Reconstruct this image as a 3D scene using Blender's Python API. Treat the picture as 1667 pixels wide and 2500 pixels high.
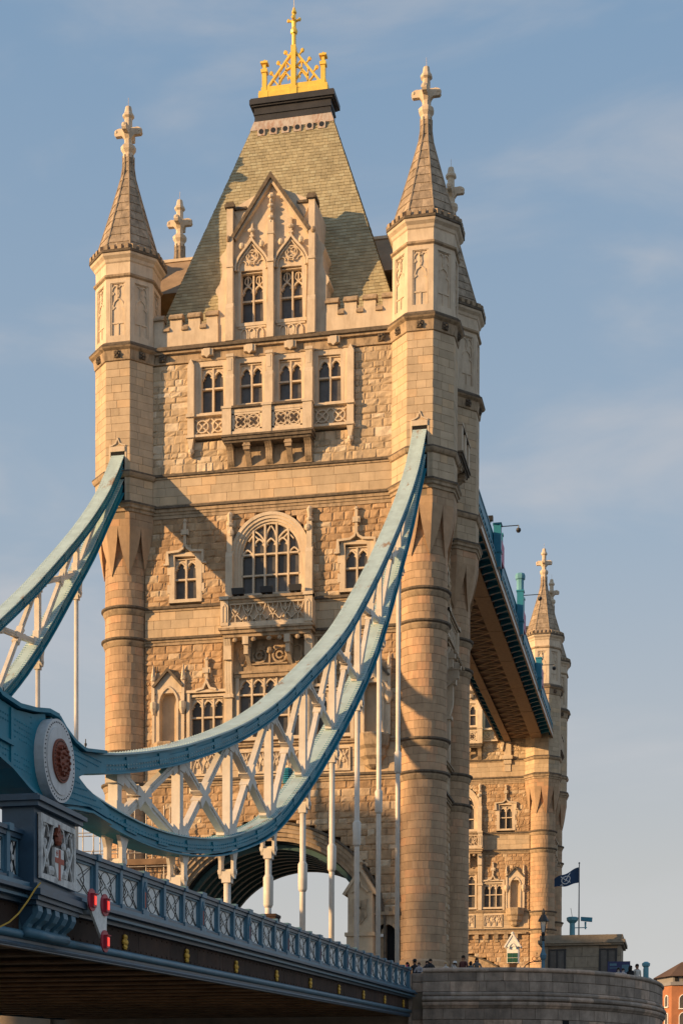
import bpy, math, random
from math import sin, cos, pi, radians, sqrt, atan2, hypot
from mathutils import Vector, Matrix

rng = random.Random(7)
scene = bpy.context.scene
for o in list(bpy.data.objects):
    bpy.data.objects.remove(o)
COL = scene.collection

# ------------------------------------------------------------------ camera
TH, PIT, ROL = .2095, -.020591, .003774
fw = Vector((-sin(TH), cos(TH), 0)); rt = Vector((cos(TH), sin(TH), 0)); up = Vector((0, 0, 1))
fw, up = fw * cos(PIT) + up * sin(PIT), up * cos(PIT) - fw * sin(PIT)
rt, up = rt * cos(ROL) + up * sin(ROL), up * cos(ROL) - rt * sin(ROL)
cd = bpy.data.cameras.new('camera'); cam = bpy.data.objects.new('camera', cd); COL.objects.link(cam)
cd.sensor_fit = 'HORIZONTAL'; cd.sensor_width = 36; cd.lens = 36 * 3908.54 / 1667
cd.shift_y = (2796.68 - 1250) / 1667; cd.clip_start = .5; cd.clip_end = 5000
M = Matrix((rt, up, -fw)).transposed().to_4x4(); M.translation = (24.4638, -99.6766, 0)
cam.matrix_world = M
scene.camera = cam

# ------------------------------------------------------------------ sky, sun, exposure
SUN_AZ, SUN_EL = radians(57), radians(12.2)          # light travels toward +x,+y and down
sdir = Vector((sin(SUN_AZ) * cos(SUN_EL), cos(SUN_AZ) * cos(SUN_EL), -sin(SUN_EL)))
sl = bpy.data.lights.new('sun', 'SUN'); so = bpy.data.objects.new('sun', sl); COL.objects.link(so)
sl.energy = 5.0; sl.angle = radians(.55); sl.color = (1.0, .62, .29)
so.rotation_euler = sdir.to_track_quat('-Z', 'Y').to_euler(); so.location = (-60, -60, 60)
w = bpy.data.worlds.new('World'); scene.world = w; w.use_nodes = True
nt = w.node_tree; N = nt.nodes; Lk = nt.links
for n in list(N): N.remove(n)
def nn(t, **k):
    n = N.new(t)
    for a, b in k.items(): setattr(n, a, b)
    return n
wo = nn('ShaderNodeOutputWorld'); bg = nn('ShaderNodeBackground'); bg.inputs[1].default_value = .10
sky = nn('ShaderNodeTexSky', sky_type='NISHITA', sun_disc=False, sun_elevation=SUN_EL, air_density=1.0, dust_density=1.0, ozone_density=1.6)
sky.sun_rotation = atan2(-sdir.x, -sdir.y)
tc = nn('ShaderNodeTexCoord'); mp = nn('ShaderNodeMapping'); mp.inputs['Scale'].default_value = (2.2, 2.2, 7.0); mp.inputs['Rotation'].default_value = (.25, .12, .4)
nz = nn('ShaderNodeTexNoise'); nz.inputs['Scale'].default_value = 1.9; nz.inputs['Detail'].default_value = 7; nz.inputs['Roughness'].default_value = .52; nz.inputs['Distortion'].default_value = .5
rp = nn('ShaderNodeMapRange'); rp.interpolation_type = 'SMOOTHSTEP'
for k_, v_ in ((1, .42), (2, .74), (3, 0.0), (4, .75)): rp.inputs[k_].default_value = v_
sx_ = nn('ShaderNodeSeparateXYZ'); vr = nn('ShaderNodeValToRGB'); ve = vr.color_ramp       # thin high veil: pale low down, bluer overhead
ve.elements[0].position = 0; ve.elements[0].color = (.50, .455, .425, 1); ve.elements[1].position = .62; ve.elements[1].color = (.155, .262, .40, 1)
ve.elements.new(.15).color = (.42, .415, .41, 1); ve.elements.new(.34).color = (.275, .345, .425, 1)
vs_ = nn('ShaderNodeVectorMath', operation='SCALE'); vs_.inputs[3].default_value = 10.0
cl = nn('ShaderNodeMix', data_type='RGBA'); cl.inputs[7].default_value = (4.6, 4.5, 4.55, 1)
mx = nn('ShaderNodeMix', data_type='RGBA'); mx.inputs[0].default_value = .84
Lk.new(tc.outputs['Generated'], mp.inputs[0]); Lk.new(mp.outputs[0], nz.inputs['Vector']); Lk.new(nz.outputs['Fac'], rp.inputs[0])
Lk.new(tc.outputs['Generated'], sx_.inputs[0]); Lk.new(sx_.outputs[2], vr.inputs[0]); Lk.new(vr.outputs[0], vs_.inputs[0]); Lk.new(vs_.outputs[0], cl.inputs[6]); Lk.new(rp.outputs[0], cl.inputs[0])
Lk.new(sky.outputs[0], mx.inputs[6]); Lk.new(cl.outputs[2], mx.inputs[7]); Lk.new(mx.outputs[2], bg.inputs[0]); Lk.new(bg.outputs[0], wo.inputs[0])
scene.view_settings.view_transform = 'Standard'; scene.view_settings.look = 'None'
scene.view_settings.exposure = 0.42; scene.view_settings.gamma = 1
scene.render.engine = 'CYCLES'

# ------------------------------------------------------------------ materials
MATS = {}
def mat(name, col, rough=.85, metal=0, tone=.25, var=.18, vscale=1.2, bump=0, bscale=14, dirt=0, dirtcol=(.05, .045, .04), dirtscale=(1.2, 1.2, .25), spec=.35, emit=None, tint=None, rust=0):
    m = bpy.data.materials.new(name); m.use_nodes = True; t = m.node_tree; n = t.nodes; l = t.links
    b = n['Principled BSDF']; b.inputs['Roughness'].default_value = rough; b.inputs['Metallic'].default_value = metal
    b.inputs['Specular IOR Level'].default_value = spec
    if emit:
        b.inputs['Emission Color'].default_value = (*emit[0], 1); b.inputs['Emission Strength'].default_value = emit[1]
    tcn = n.new('ShaderNodeTexCoord')
    cur = None
    base = n.new('ShaderNodeRGB'); base.outputs[0].default_value = (*col, 1); cur = base.outputs[0]
    def mixc(fac, a, bcol, mode='MIX'):
        x = n.new('ShaderNodeMix'); x.data_type = 'RGBA'; x.blend_type = mode; x.clamp_factor = True
        if isinstance(fac, float): x.inputs[0].default_value = fac
        else: l.new(fac, x.inputs[0])
        l.new(a, x.inputs[6])
        if isinstance(bcol, tuple): x.inputs[7].default_value = (*bcol, 1)
        else: l.new(bcol, x.inputs[7])
        return x.outputs[2]
    def mapr(v, a, bb, c, d):
        x = n.new('ShaderNodeMapRange'); x.inputs[1].default_value = a; x.inputs[2].default_value = bb; x.inputs[3].default_value = c; x.inputs[4].default_value = d; l.new(v, x.inputs[0]); return x.outputs[0]
    def scalec(c, v):
        x = n.new('ShaderNodeVectorMath'); x.operation = 'SCALE'; l.new(c, x.inputs[0]); l.new(v, x.inputs[3]); return x.outputs[0]
    if tone:
        at = n.new('ShaderNodeAttribute'); at.attribute_name = 'tone'
        if tint: cur = mixc(mapr(at.outputs['Fac'], .72, .95, 0, 1), cur, tint)
        cur = scalec(cur, mapr(at.outputs['Fac'], 0, 1, 1 - tone, 1 + tone))
    if var:
        z = n.new('ShaderNodeTexNoise'); z.inputs['Scale'].default_value = vscale; z.inputs['Detail'].default_value = 6; z.inputs['Roughness'].default_value = .62; l.new(tcn.outputs['Object'], z.inputs['Vector'])
        cur = scalec(cur, mapr(z.outputs['Fac'], .3, .7, 1 - var, 1 + var))
    if dirt:
        mpn = n.new('ShaderNodeMapping'); mpn.inputs['Scale'].default_value = dirtscale; l.new(tcn.outputs['Object'], mpn.inputs[0])
        z = n.new('ShaderNodeTexNoise'); z.inputs['Scale'].default_value = 1.6; z.inputs['Detail'].default_value = 9; z.inputs['Roughness'].default_value = .7; l.new(mpn.outputs[0], z.inputs['Vector'])
        cur = mixc(mapr(z.outputs['Fac'], .47, .68, 0, dirt), cur, dirtcol)
    if rust:
        mpn = n.new('ShaderNodeMapping'); mpn.inputs['Scale'].default_value = (1, .35, .35); l.new(tcn.outputs['Object'], mpn.inputs[0])
        z = n.new('ShaderNodeTexNoise'); z.inputs['Scale'].default_value = 1.1; z.inputs['Detail'].default_value = 8; z.inputs['Roughness'].default_value = .75; l.new(mpn.outputs[0], z.inputs['Vector'])
        cur = mixc(mapr(z.outputs['Fac'], .58, .65, 0, rust), cur, (.30, .17, .08))
    l.new(cur, b.inputs['Base Color'])
    if bump:
        z = n.new('ShaderNodeTexNoise'); z.inputs['Scale'].default_value = bscale; z.inputs['Detail'].default_value = 5; l.new(tcn.outputs['Object'], z.inputs['Vector'])
        bp = n.new('ShaderNodeBump'); bp.inputs['Strength'].default_value = bump; bp.inputs['Distance'].default_value = .04; l.new(z.outputs['Fac'], bp.inputs['Height']); l.new(bp.outputs[0], b.inputs['Normal'])
    MATS[name] = m
    return m
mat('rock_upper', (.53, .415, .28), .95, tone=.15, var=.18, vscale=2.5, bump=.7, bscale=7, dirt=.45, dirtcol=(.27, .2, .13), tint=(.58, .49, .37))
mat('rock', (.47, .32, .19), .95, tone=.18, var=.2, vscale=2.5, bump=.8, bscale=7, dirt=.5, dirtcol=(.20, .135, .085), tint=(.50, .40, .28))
mat('ashlar', (.55, .435, .30), .9, tone=.14, var=.12, bump=.2, dirt=.4, dirtcol=(.33, .245, .16), tint=(.55, .405, .255))
mat('granite', (.47, .33, .21), .9, tone=.16, var=.14, bump=.2, dirt=.45, dirtcol=(.25, .165, .105), tint=(.47, .29, .175))
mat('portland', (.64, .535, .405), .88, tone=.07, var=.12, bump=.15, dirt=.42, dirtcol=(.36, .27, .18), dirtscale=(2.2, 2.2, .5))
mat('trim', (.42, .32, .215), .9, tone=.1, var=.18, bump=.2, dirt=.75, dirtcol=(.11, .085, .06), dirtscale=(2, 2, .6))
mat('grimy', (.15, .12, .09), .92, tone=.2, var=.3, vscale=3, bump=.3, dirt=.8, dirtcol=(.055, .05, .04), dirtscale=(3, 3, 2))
mat('joint', (.27, .215, .155), 1, tone=0, var=.2)
mat('pier_stone', (.35, .28, .225), .9, tone=.3, var=.25, vscale=2, bump=.4, bscale=9, dirt=.6, dirtcol=(.10, .085, .07), tint=(.42, .30, .22))
mat('slate', (.385, .34, .215), .8, tone=.16, var=.15, vscale=.6, bump=.2, tint=(.37, .345, .23), dirt=.2, dirtcol=(.24, .21, .13))
mat('slate_warm', (.33, .24, .16), .85, tone=.25, var=.2)
mat('lead', (.032, .032, .034), .5, tone=0, var=.3, bump=.15, spec=.5)
mat('flashing', (.5, .45, .40), .7, tone=0, var=.2, dirt=.9, dirtcol=(.28, .11, .04), dirtscale=(2.5, 2, .5))
mat('gold', (1.0, .66, .11), .42, .35, tone=0, var=.12, vscale=3, spec=.6)
mat('gold_dark', (.62, .38, .06), .45, .4, tone=0, var=.25, vscale=9)
mat('glass', (.075, .07, .065), .3, tone=.6, var=.3, vscale=3, spec=.5)
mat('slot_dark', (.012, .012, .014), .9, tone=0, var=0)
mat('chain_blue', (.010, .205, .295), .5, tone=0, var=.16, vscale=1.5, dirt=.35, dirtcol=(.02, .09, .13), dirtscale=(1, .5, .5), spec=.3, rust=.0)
mat('chain_top_lit', (.46, .60, .60), .6, tone=0, var=.12, vscale=1.5, dirt=.25, dirtcol=(.25, .3, .28), dirtscale=(1, .3, .3), rust=.85)  # paler than the chain sides: sunlit look of upward faces put into the colour
mat('white_paint', (.70, .65, .58), .55, tone=0, var=.1, vscale=2, dirt=.25, dirtcol=(.4, .3, .2), dirtscale=(2, 2, .5))
mat('deep_blue', (.028, .075, .125), .4, tone=.1, var=.25, vscale=2, dirt=.5, dirtcol=(.03, .05, .075), spec=.5)
mat('pale_blue', (.075, .185, .265), .45, tone=0, var=.15, vscale=2, dirt=.4, dirtcol=(.07, .13, .17), spec=.5)
mat('teal', (.02, .20, .30), .45, tone=0, var=.15, spec=.5)
mat('teal_light', (.13, .34, .42), .5, tone=0, var=.15)
mat('panel_white', (.80, .80, .77), .6, tone=.1, var=.14, vscale=6, dirt=.3, dirtcol=(.3, .3, .3))
mat('plaque_white', (.72, .71, .68), .6, tone=.1, var=.15, vscale=5, bump=.2, dirt=.55, dirtcol=(.12, .12, .13), dirtscale=(3, 3, 1.5))
mat('red_paint', (.45, .09, .05), .55, tone=0, var=.15)
mat('maroon', (.42, .035, .06), .45, tone=0, var=.05)
mat('red_lamp', (.8, .05, .03), .3, tone=0, var=0, emit=((1, .04, .02), .7))
mat('fascia', (.05, .026, .017), .8, tone=.3, var=.4, vscale=1.2, dirt=.5, dirtcol=(.02, .016, .014))
mat('soffit', (.22, .14, .09), .8, tone=.3, var=.4, vscale=1)
mat('black_iron', (.015, .016, .018), .45, tone=0, var=.2, spec=.5)
mat('rust_red', (.25, .07, .038), .6, tone=0, var=.15, vscale=4, dirt=.3, dirtcol=(.12, .04, .02))
mat('disc_white', (.66, .66, .66), .5, tone=0, var=.08, vscale=3, dirt=.35, dirtcol=(.3, .28, .24), dirtscale=(1, 1.5, .5))
mat('girder_brown', (.36, .235, .14), .7, tone=0, var=.15, vscale=3)
mat('soffit_board', (.19, .12, .08), .8, tone=.15, var=.2, vscale=1.5)
mat('brace_tan', (.50, .35, .22), .8, tone=0, var=.2)
mat('barrel', (.02, .022, .022), .6, tone=0, var=.2)
mat('rib_teal', (.05, .11, .11), .5, tone=0, var=.2)
mat('scaffold', (.42, .38, .33), .5, .4, tone=0, var=.3, vscale=3)
mat('plank', (.20, .13, .08), .9, tone=.2, var=.3)
mat('kiosk_stone', (.30, .25, .185), .9, tone=.1, var=.2, vscale=3, bump=.2, dirt=.4, dirtcol=(.16, .135, .1))
mat('road', (.05, .05, .05), .9, tone=0, var=.2, vscale=2, bump=.3, bscale=40)
mat('pavement', (.22, .2, .18), .9, tone=0, var=.15, vscale=2)
mat('brick', (.36, .155, .08), .9, tone=.15, var=.2, vscale=.6, bump=.2)
mat('brick_roof', (.11, .07, .05), .85, tone=0, var=.2, vscale=.4)
mat('lead_grey', (.22, .22, .23), .7, tone=0, var=.15, vscale=.3)
mat('bank_stone', (.35, .30, .24), .9, tone=.1, var=.2, vscale=.3)
mat('flag_navy', (.025, .06, .13), .8, tone=0, var=.15)
mat('flag_white', (.75, .75, .75), .8, tone=0, var=0)
mat('board_navy', (.03, .04, .12), .5, tone=0, var=.15)
mat('board_pink', (.5, .1, .2), .5, tone=0, var=.1)
mat('lamp_glass', (.55, .55, .52), .2, tone=0, var=.05)
mat('green_glass', (.03, .10, .075), .2, tone=0, var=.2)
mat('rope', (.55, .33, .05), .8, tone=0, var=.1)
mat('verdigris', (.16, .33, .24), .6, tone=0, var=.3, vscale=.2)
mw = mat('water', (.03, .04, .035), .08, tone=0, var=.2, vscale=.1, bump=.5, bscale=.8, spec=.5)

# ------------------------------------------------------------------ mesh builder
class MB:
    def __init__(s, T=None):
        s.v = []; s.f = []; s.t = []; s.T = T; s.tn = .5; s.mi = []; s.m = 0
    def add(s, vs, fs, tone=None):
        b = len(s.v)
        s.v.extend([s.T(p) for p in vs] if s.T else vs)
        s.f.extend([tuple(b + i for i in f) for f in fs])
        s.t.extend([s.tn if tone is None else tone] * len(fs)); s.mi.extend([s.m] * len(fs))
        return s
    def box(s, x0, x1, y0, y1, z0, z1, tone=None):
        return s.add([(x0, y0, z0), (x1, y0, z0), (x1, y1, z0), (x0, y1, z0), (x0, y0, z1), (x1, y0, z1), (x1, y1, z1), (x0, y1, z1)],
                     [(0, 3, 2, 1), (4, 5, 6, 7), (0, 1, 5, 4), (1, 2, 6, 5), (2, 3, 7, 6), (3, 0, 4, 7)], tone)
    def prism(s, poly, y0, y1, tone=None):                # polygon in x,z extruded along y
        n = len(poly)
        return s.add([(x, y0, z) for x, z in poly] + [(x, y1, z) for x, z in poly],
                     [tuple(range(n)), tuple(range(2 * n - 1, n - 1, -1))] + [(i, (i + 1) % n, n + (i + 1) % n, n + i) for i in range(n)], tone)
    def prismx(s, poly, x0, x1, tone=None):               # polygon in y,z extruded along x
        n = len(poly)
        return s.add([(x0, y, z) for y, z in poly] + [(x1, y, z) for y, z in poly],
                     [tuple(range(n)), tuple(range(2 * n - 1, n - 1, -1))] + [(i, (i + 1) % n, n + (i + 1) % n, n + i) for i in range(n)], tone)
    def prismz(s, poly, z0, z1, tone=None):
        n = len(poly)
        return s.add([(x, y, z0) for x, y in poly] + [(x, y, z1) for x, y in poly],
                     [tuple(range(n)), tuple(range(2 * n - 1, n - 1, -1))] + [(i, (i + 1) % n, n + (i + 1) % n, n + i) for i in range(n)], tone)
    def ribbon(s, pts, wd, y0, y1, closed=False, tone=None):   # bar of width wd along a line in x,z, from y0 to y1
        n = len(pts); vs = []
        for i, (x, z) in enumerate(pts):
            a = pts[i - 1] if (i or closed) else pts[i]; b = pts[(i + 1) % n] if (i < n - 1 or closed) else pts[i]
            dx, dz = b[0] - a[0], b[1] - a[1]; d = hypot(dx, dz) or 1; nx, nz = -dz / d, dx / d
            k = wd / 2
            if 0 < i < n - 1 or closed:
                p = pts[i - 1]; e = hypot(x - p[0], z - p[1]) or 1; ca = abs((-(z - p[1]) / e) * nx + ((x - p[0]) / e) * nz); k = min(wd / 2 / max(ca, .5), wd)
            vs += [(x + nx * k, y0, z + nz * k), (x - nx * k, y0, z - nz * k), (x - nx * k, y1, z - nz * k), (x + nx * k, y1, z + nz * k)]
        fs = []
        for i in range(n if closed else n - 1):
            a, b = 4 * i, 4 * ((i + 1) % n)
            fs += [(a + k, a + (k + 1) % 4, b + (k + 1) % 4, b + k) for k in range(4)]
        if not closed: fs += [(0, 1, 2, 3), (4 * n - 1, 4 * n - 2, 4 * n - 3, 4 * n - 4)]
        return s.add(vs, fs, tone)
    def lathe(s, prof, n=8, c=(0, 0), oct_=True, tone=None, ph=None, cap=True):   # prof: (apothem or radius, z)
        k = 1 / cos(pi / n) if oct_ else 1; ph = (pi / n if oct_ else 0) if ph is None else ph
        vs = []; fs = []
        for r, z in prof: vs += [(c[0] + r * k * cos(ph + 2 * pi * i / n), c[1] + r * k * sin(ph + 2 * pi * i / n), z) for i in range(n)]
        for j in range(len(prof) - 1): fs += [(j * n + i, j * n + (i + 1) % n, (j + 1) * n + (i + 1) % n, (j + 1) * n + i) for i in range(n)]
        if cap: fs += [tuple(range(n - 1, -1, -1)), tuple(range((len(prof) - 1) * n, len(prof) * n))]
        return s.add(vs, fs, tone)
    def tube(s, a, b, r0, r1=None, n=6, tone=None):
        a = Vector(a); b = Vector(b); r1 = r0 if r1 is None else r1; d = (b - a).normalized()
        u = d.cross(Vector((0, 0, 1))) if abs(d.z) < .9 else d.cross(Vector((1, 0, 0))); u.normalize(); q = d.cross(u)
        vs = [tuple(a + (u * cos(2 * pi * i / n) + q * sin(2 * pi * i / n)) * r0) for i in range(n)] + [tuple(b + (u * cos(2 * pi * i / n) + q * sin(2 * pi * i / n)) * r1) for i in range(n)]
        return s.add(vs, [(i, (i + 1) % n, n + (i + 1) % n, n + i) for i in range(n)] + [tuple(range(n - 1, -1, -1)), tuple(range(n, 2 * n))], tone)
    def bar(s, a, b, wx, wt, tone=None):                  # rectangular bar in the y,z plane: wx across x, wt in plane
        (xa, ya, za), (xb, yb, zb) = a, b; d = hypot(yb - ya, zb - za) or 1; ny, nz = -(zb - za) / d * wt / 2, (yb - ya) / d * wt / 2
        vs = []
        for x, y, z in (a, b): vs += [(x - wx / 2, y + ny, z + nz), (x + wx / 2, y + ny, z + nz), (x + wx / 2, y - ny, z - nz), (x - wx / 2, y - ny, z - nz)]
        return s.add(vs, [(0, 1, 2, 3), (7, 6, 5, 4)] + [(k, (k + 1) % 4, 4 + (k + 1) % 4, 4 + k) for k in range(4)], tone)
    def sweep(s, pts, xc, wd, u, dn, tone=None):          # chord along a y,z line
        n = len(pts); vs = []
        for i, (y, z) in enumerate(pts):
            a = pts[max(i - 1, 0)]; b = pts[min(i + 1, n - 1)]; d = hypot(b[0] - a[0], b[1] - a[1]); ny, nz = -(b[1] - a[1]) / d, (b[0] - a[0]) / d
            if nz < 0: ny, nz = -ny, -nz
            vs += [(xc - wd / 2, y + ny * u, z + nz * u), (xc + wd / 2, y + ny * u, z + nz * u), (xc + wd / 2, y - ny * dn, z - nz * dn), (xc - wd / 2, y - ny * dn, z - nz * dn)]
        fs = [(4 * i + k, 4 * i + (k + 1) % 4, 4 * i + 4 + (k + 1) % 4, 4 * i + 4 + k) for i in range(n - 1) for k in range(4)] + [(0, 1, 2, 3), (4 * n - 1, 4 * n - 2, 4 * n - 3, 4 * n - 4)]
        return s.add(vs, fs, tone)
    def ball(s, c, rx, ry=None, rz=None, n=8, m=5, tone=None):
        ry = ry or rx; rz = rz or rx
        vs = [(c[0], c[1], c[2] - rz)]
        for j in range(1, m):
            a = -pi / 2 + pi * j / m
            vs += [(c[0] + rx * cos(a) * cos(2 * pi * i / n), c[1] + ry * cos(a) * sin(2 * pi * i / n), c[2] + rz * sin(a)) for i in range(n)]
        vs.append((c[0], c[1], c[2] + rz)); e = len(vs) - 1
        fs = [(0, 1 + (i + 1) % n, 1 + i) for i in range(n)] + [(1 + (j - 1) * n + i, 1 + (j - 1) * n + (i + 1) % n, 1 + j * n + (i + 1) % n, 1 + j * n + i) for j in range(1, m - 1) for i in range(n)]
        fs += [(1 + (m - 2) * n + i, 1 + (m - 2) * n + (i + 1) % n, e) for i in range(n)]
        return s.add(vs, fs, tone)
    def build(s, name, mt, parent=None, smooth=False, mats=None):
        me = bpy.data.meshes.new(name); me.from_pydata(s.v, [], s.f)
        for k in ([mt] if not mats else mats): me.materials.append(MATS[k])
        if mats: me.polygons.foreach_set('material_index', s.mi)
        a = me.attributes.new('tone', 'FLOAT', 'FACE'); a.data.foreach_set('value', s.t)
        if smooth: me.polygons.foreach_set('use_smooth', [True] * len(s.f))
        o = bpy.data.objects.new(name, me); COL.objects.link(o)
        if parent: o.parent = parent
        return o
def empty(name, loc=(0, 0, 0), rz=0):
    o = bpy.data.objects.new(name, None); COL.objects.link(o); o.location = loc; o.rotation_euler = (0, 0, rz); return o
def tag(o, label=None, cat=None, group=None, kind=None):
    for k, v in (('label', label), ('category', cat), ('group', group), ('kind', kind)):
        if v: o[k] = v
    return o
def arc(cx, cz, r, a0, a1, n=10, rz=None):
    rz = rz or r
    return [(cx + r * cos(radians(a0 + (a1 - a0) * i / n)), cz + rz * sin(radians(a0 + (a1 - a0) * i / n))) for i in range(n + 1)]
def pointed(x0, x1, z, k=1.0, n=6):                      # pointed arch line from (x0,z) to (x1,z)
    wd = x1 - x0; r = wd * k; xm = (x0 + x1) / 2
    h = sqrt(max(r * r - (r - wd / 2) ** 2, .0001)); a = math.degrees(math.acos((r - wd / 2) / r))
    return arc(x0 + r, z, r, 180, 180 - a, n) + arc(x1 - r, z, r, a, 0, n)[1:]
def ogee(x0, x1, z, h, n=8):                             # ogee line, steep tip
    xm = (x0 + x1) / 2; hw = (x1 - x0) / 2; out = []
    for i in range(n + 1):
        t = i / n
        out.append((x0 + hw * (1 - cos(t * pi / 2)) * .75 + hw * t * .25, z + h * (.62 * sin(t * pi / 2) + .38 * t ** 4)))
    return out + [(2 * xm - x, zz) for x, zz in reversed(out[:-1])]
def crom(kn, step=.9):
    out = []
    for i in range(len(kn) - 1):
        p0 = kn[max(i - 1, 0)]; p1 = kn[i]; p2 = kn[i + 1]; p3 = kn[min(i + 2, len(kn) - 1)]
        m = max(1, int(abs(p2[0] - p1[0]) / step))
        for j in range(m):
            t = j / m
            out.append(tuple(.5 * (2 * p1[k] + (p2[k] - p0[k]) * t + (2 * p0[k] - 5 * p1[k] + 4 * p2[k] - p3[k]) * t * t + (3 * p1[k] - p0[k] - 3 * p2[k] + p3[k]) * t ** 3) for k in (0, 1)))
    return out + [kn[-1]]
def yinterp(pts, y):
    for a, b in zip(pts, pts[1:]):
        if min(a[0], b[0]) <= y <= max(a[0], b[0]) and a[0] != b[0]:
            return a[1] + (b[1] - a[1]) * (y - a[0]) / (b[0] - a[0])
    return pts[-1][1]

# ------------------------------------------------------------------ stone laying
def lay(x0, x1, z0, z1, h, lmin, lmax, holes=(), hv=0.0):
    out = []; n = max(1, round((z1 - z0) / h)); ws = [rng.uniform(1 - hv, 1 + hv) for _ in range(n)]; tot = sum(ws); zc_ = z0
    for j in range(n):
        za = zc_; zb = za + (z1 - z0) * ws[j] / tot; zc_ = zb; zm = (za + zb) / 2; segs = [(x0, x1)]
        for hl in holes:
            e = hl(zm) if callable(hl) else ((hl[0], hl[1]) if hl[2] < zm < hl[3] else None)
            if e:
                ns = []
                for a, b in segs:
                    if e[1] <= a or e[0] >= b: ns.append((a, b)); continue
                    if e[0] > a: ns.append((a, e[0]))
                    if e[1] < b: ns.append((e[1], b))
                segs = ns
        for a, b in segs:
            if b - a < .07: continue
            x = a; first = True
            while x < b - 1e-4:
                L = rng.uniform(lmin, lmax) * (rng.uniform(.5, 1) if first else 1); first = False
                if b - (x + L) < lmin * .7: L = b - x
                out.append((x, min(x + L, b), za, zb)); x += L
    return out
def rock(mb, r, yf, yb, amp=.095, g=.003):
    xa, xb, za, zb = r; xa += g; xb -= g; za += g; zb -= g; wd = xb - xa; h = zb - za; e = min(.08, wd * .22, h * .22)
    xs = [xa, xa + e, xa + wd * rng.uniform(.35, .65), xb - e, xb]; zs = [za, za + e, zb - e, zb]; vs = []
    for j in range(4):
        for i in range(5):
            bd = i in (0, 4) or j in (0, 3)
            vs.append((xs[i], yf - rng.uniform(0, .35) * amp if bd else yf - rng.uniform(.25, 1) * amp, zs[j]))
    vs += [(xa, yb, za), (xb, yb, za), (xb, yb, zb), (xa, yb, zb)]
    fs = [(j * 5 + i, j * 5 + i + 1, j * 5 + i + 6, j * 5 + i + 5) for j in range(3) for i in range(4)]
    fs += [(4, 3, 2, 1, 0, 20, 21), (15, 16, 17, 18, 19, 22, 23), (0, 5, 10, 15, 23, 20), (19, 14, 9, 4, 21, 22)]
    mb.add(vs, fs, rng.random())
def flat(mb, r, yf, yb, g=.004, c=.010):
    xa, xb, za, zb = r; xa += g; xb -= g; za += g; zb -= g; o = rng.uniform(0, .008)
    vs = [(xa, yf + c, za), (xb, yf + c, za), (xb, yf + c, zb), (xa, yf + c, zb), (xa + c, yf - o, za + c), (xb - c, yf - o, za + c), (xb - c, yf - o, zb - c), (xa + c, yf - o, zb - c),
          (xa, yb, za), (xb, yb, za), (xb, yb, zb), (xa, yb, zb)]
    fs = [(4, 5, 6, 7), (0, 1, 5, 4), (1, 2, 6, 5), (2, 3, 7, 6), (3, 0, 4, 7), (8, 9, 1, 0), (9, 10, 2, 1), (10, 11, 3, 2), (11, 8, 0, 3)]
    mb.add(vs, fs, rng.random())
def drum(mb, c, r, a0, a1, za, zb, g=.004, ch=.008, nseg=3):     # block of a round turret
    ga = g / r; a0 += ga; a1 -= ga; za += g; zb -= g; vs = []; o = rng.uniform(0, .01)
    for i in range(nseg + 1):
        a = a0 + (a1 - a0) * i / nseg; rr = r + o
        for q, z in ((r - .01, za), (rr, za + ch), (rr, zb - ch), (r - .01, zb)): vs.append((c[0] + q * cos(a), c[1] + q * sin(a), z))
    fs = [(4 * i + k, 4 * i + 4 + k, 4 * i + 5 + k, 4 * i + 1 + k) for i in range(nseg) for k in range(3)] + [(3, 2, 1, 0), (4 * nseg, 4 * nseg + 1, 4 * nseg + 2, 4 * nseg + 3)]
    mb.add(vs, fs, rng.random())
class Pool:                                               # alike pieces: the largest become objects, the rest one "stuff" part
    def __init__(s, name, cap=300): s.name = name; s.cap = cap; s.it = []
    def put(s, parent, mt, area, fn): s.it.append((area, parent, mt, fn))
    def flush(s):
        s.it.sort(key=lambda q: -q[0]); rest = {}
        for k, (a, parent, mt, fn) in enumerate(s.it):
            if k < s.cap:
                b = MB(); fn(b); b.build(s.name, mt, parent)
            else:
                b = rest.setdefault((parent.name, mt), (MB(), parent)); fn(b[0])
        for (pn, mt), (b, parent) in rest.items():
            tag(b.build(s.name + '_courses', mt, parent), kind='stuff')

XT, YT, AP, RC = 9.235, 5.132, 1.844, 1.393               # turret centres, octagon apothem, drum radius
YW = -5.8
T_FRONT = lambda p: (p[0], p[1] - .3, p[2])
def rot(c, ang):
    ca, sa = cos(ang), sin(ang)
    return lambda p: (c[0] + p[0] * ca - p[1] * sa, c[1] + p[0] * sa + p[1] * ca, p[2])
T_RIGHT = lambda p: (-p[1] + 4.1, p[0], p[2])

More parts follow.
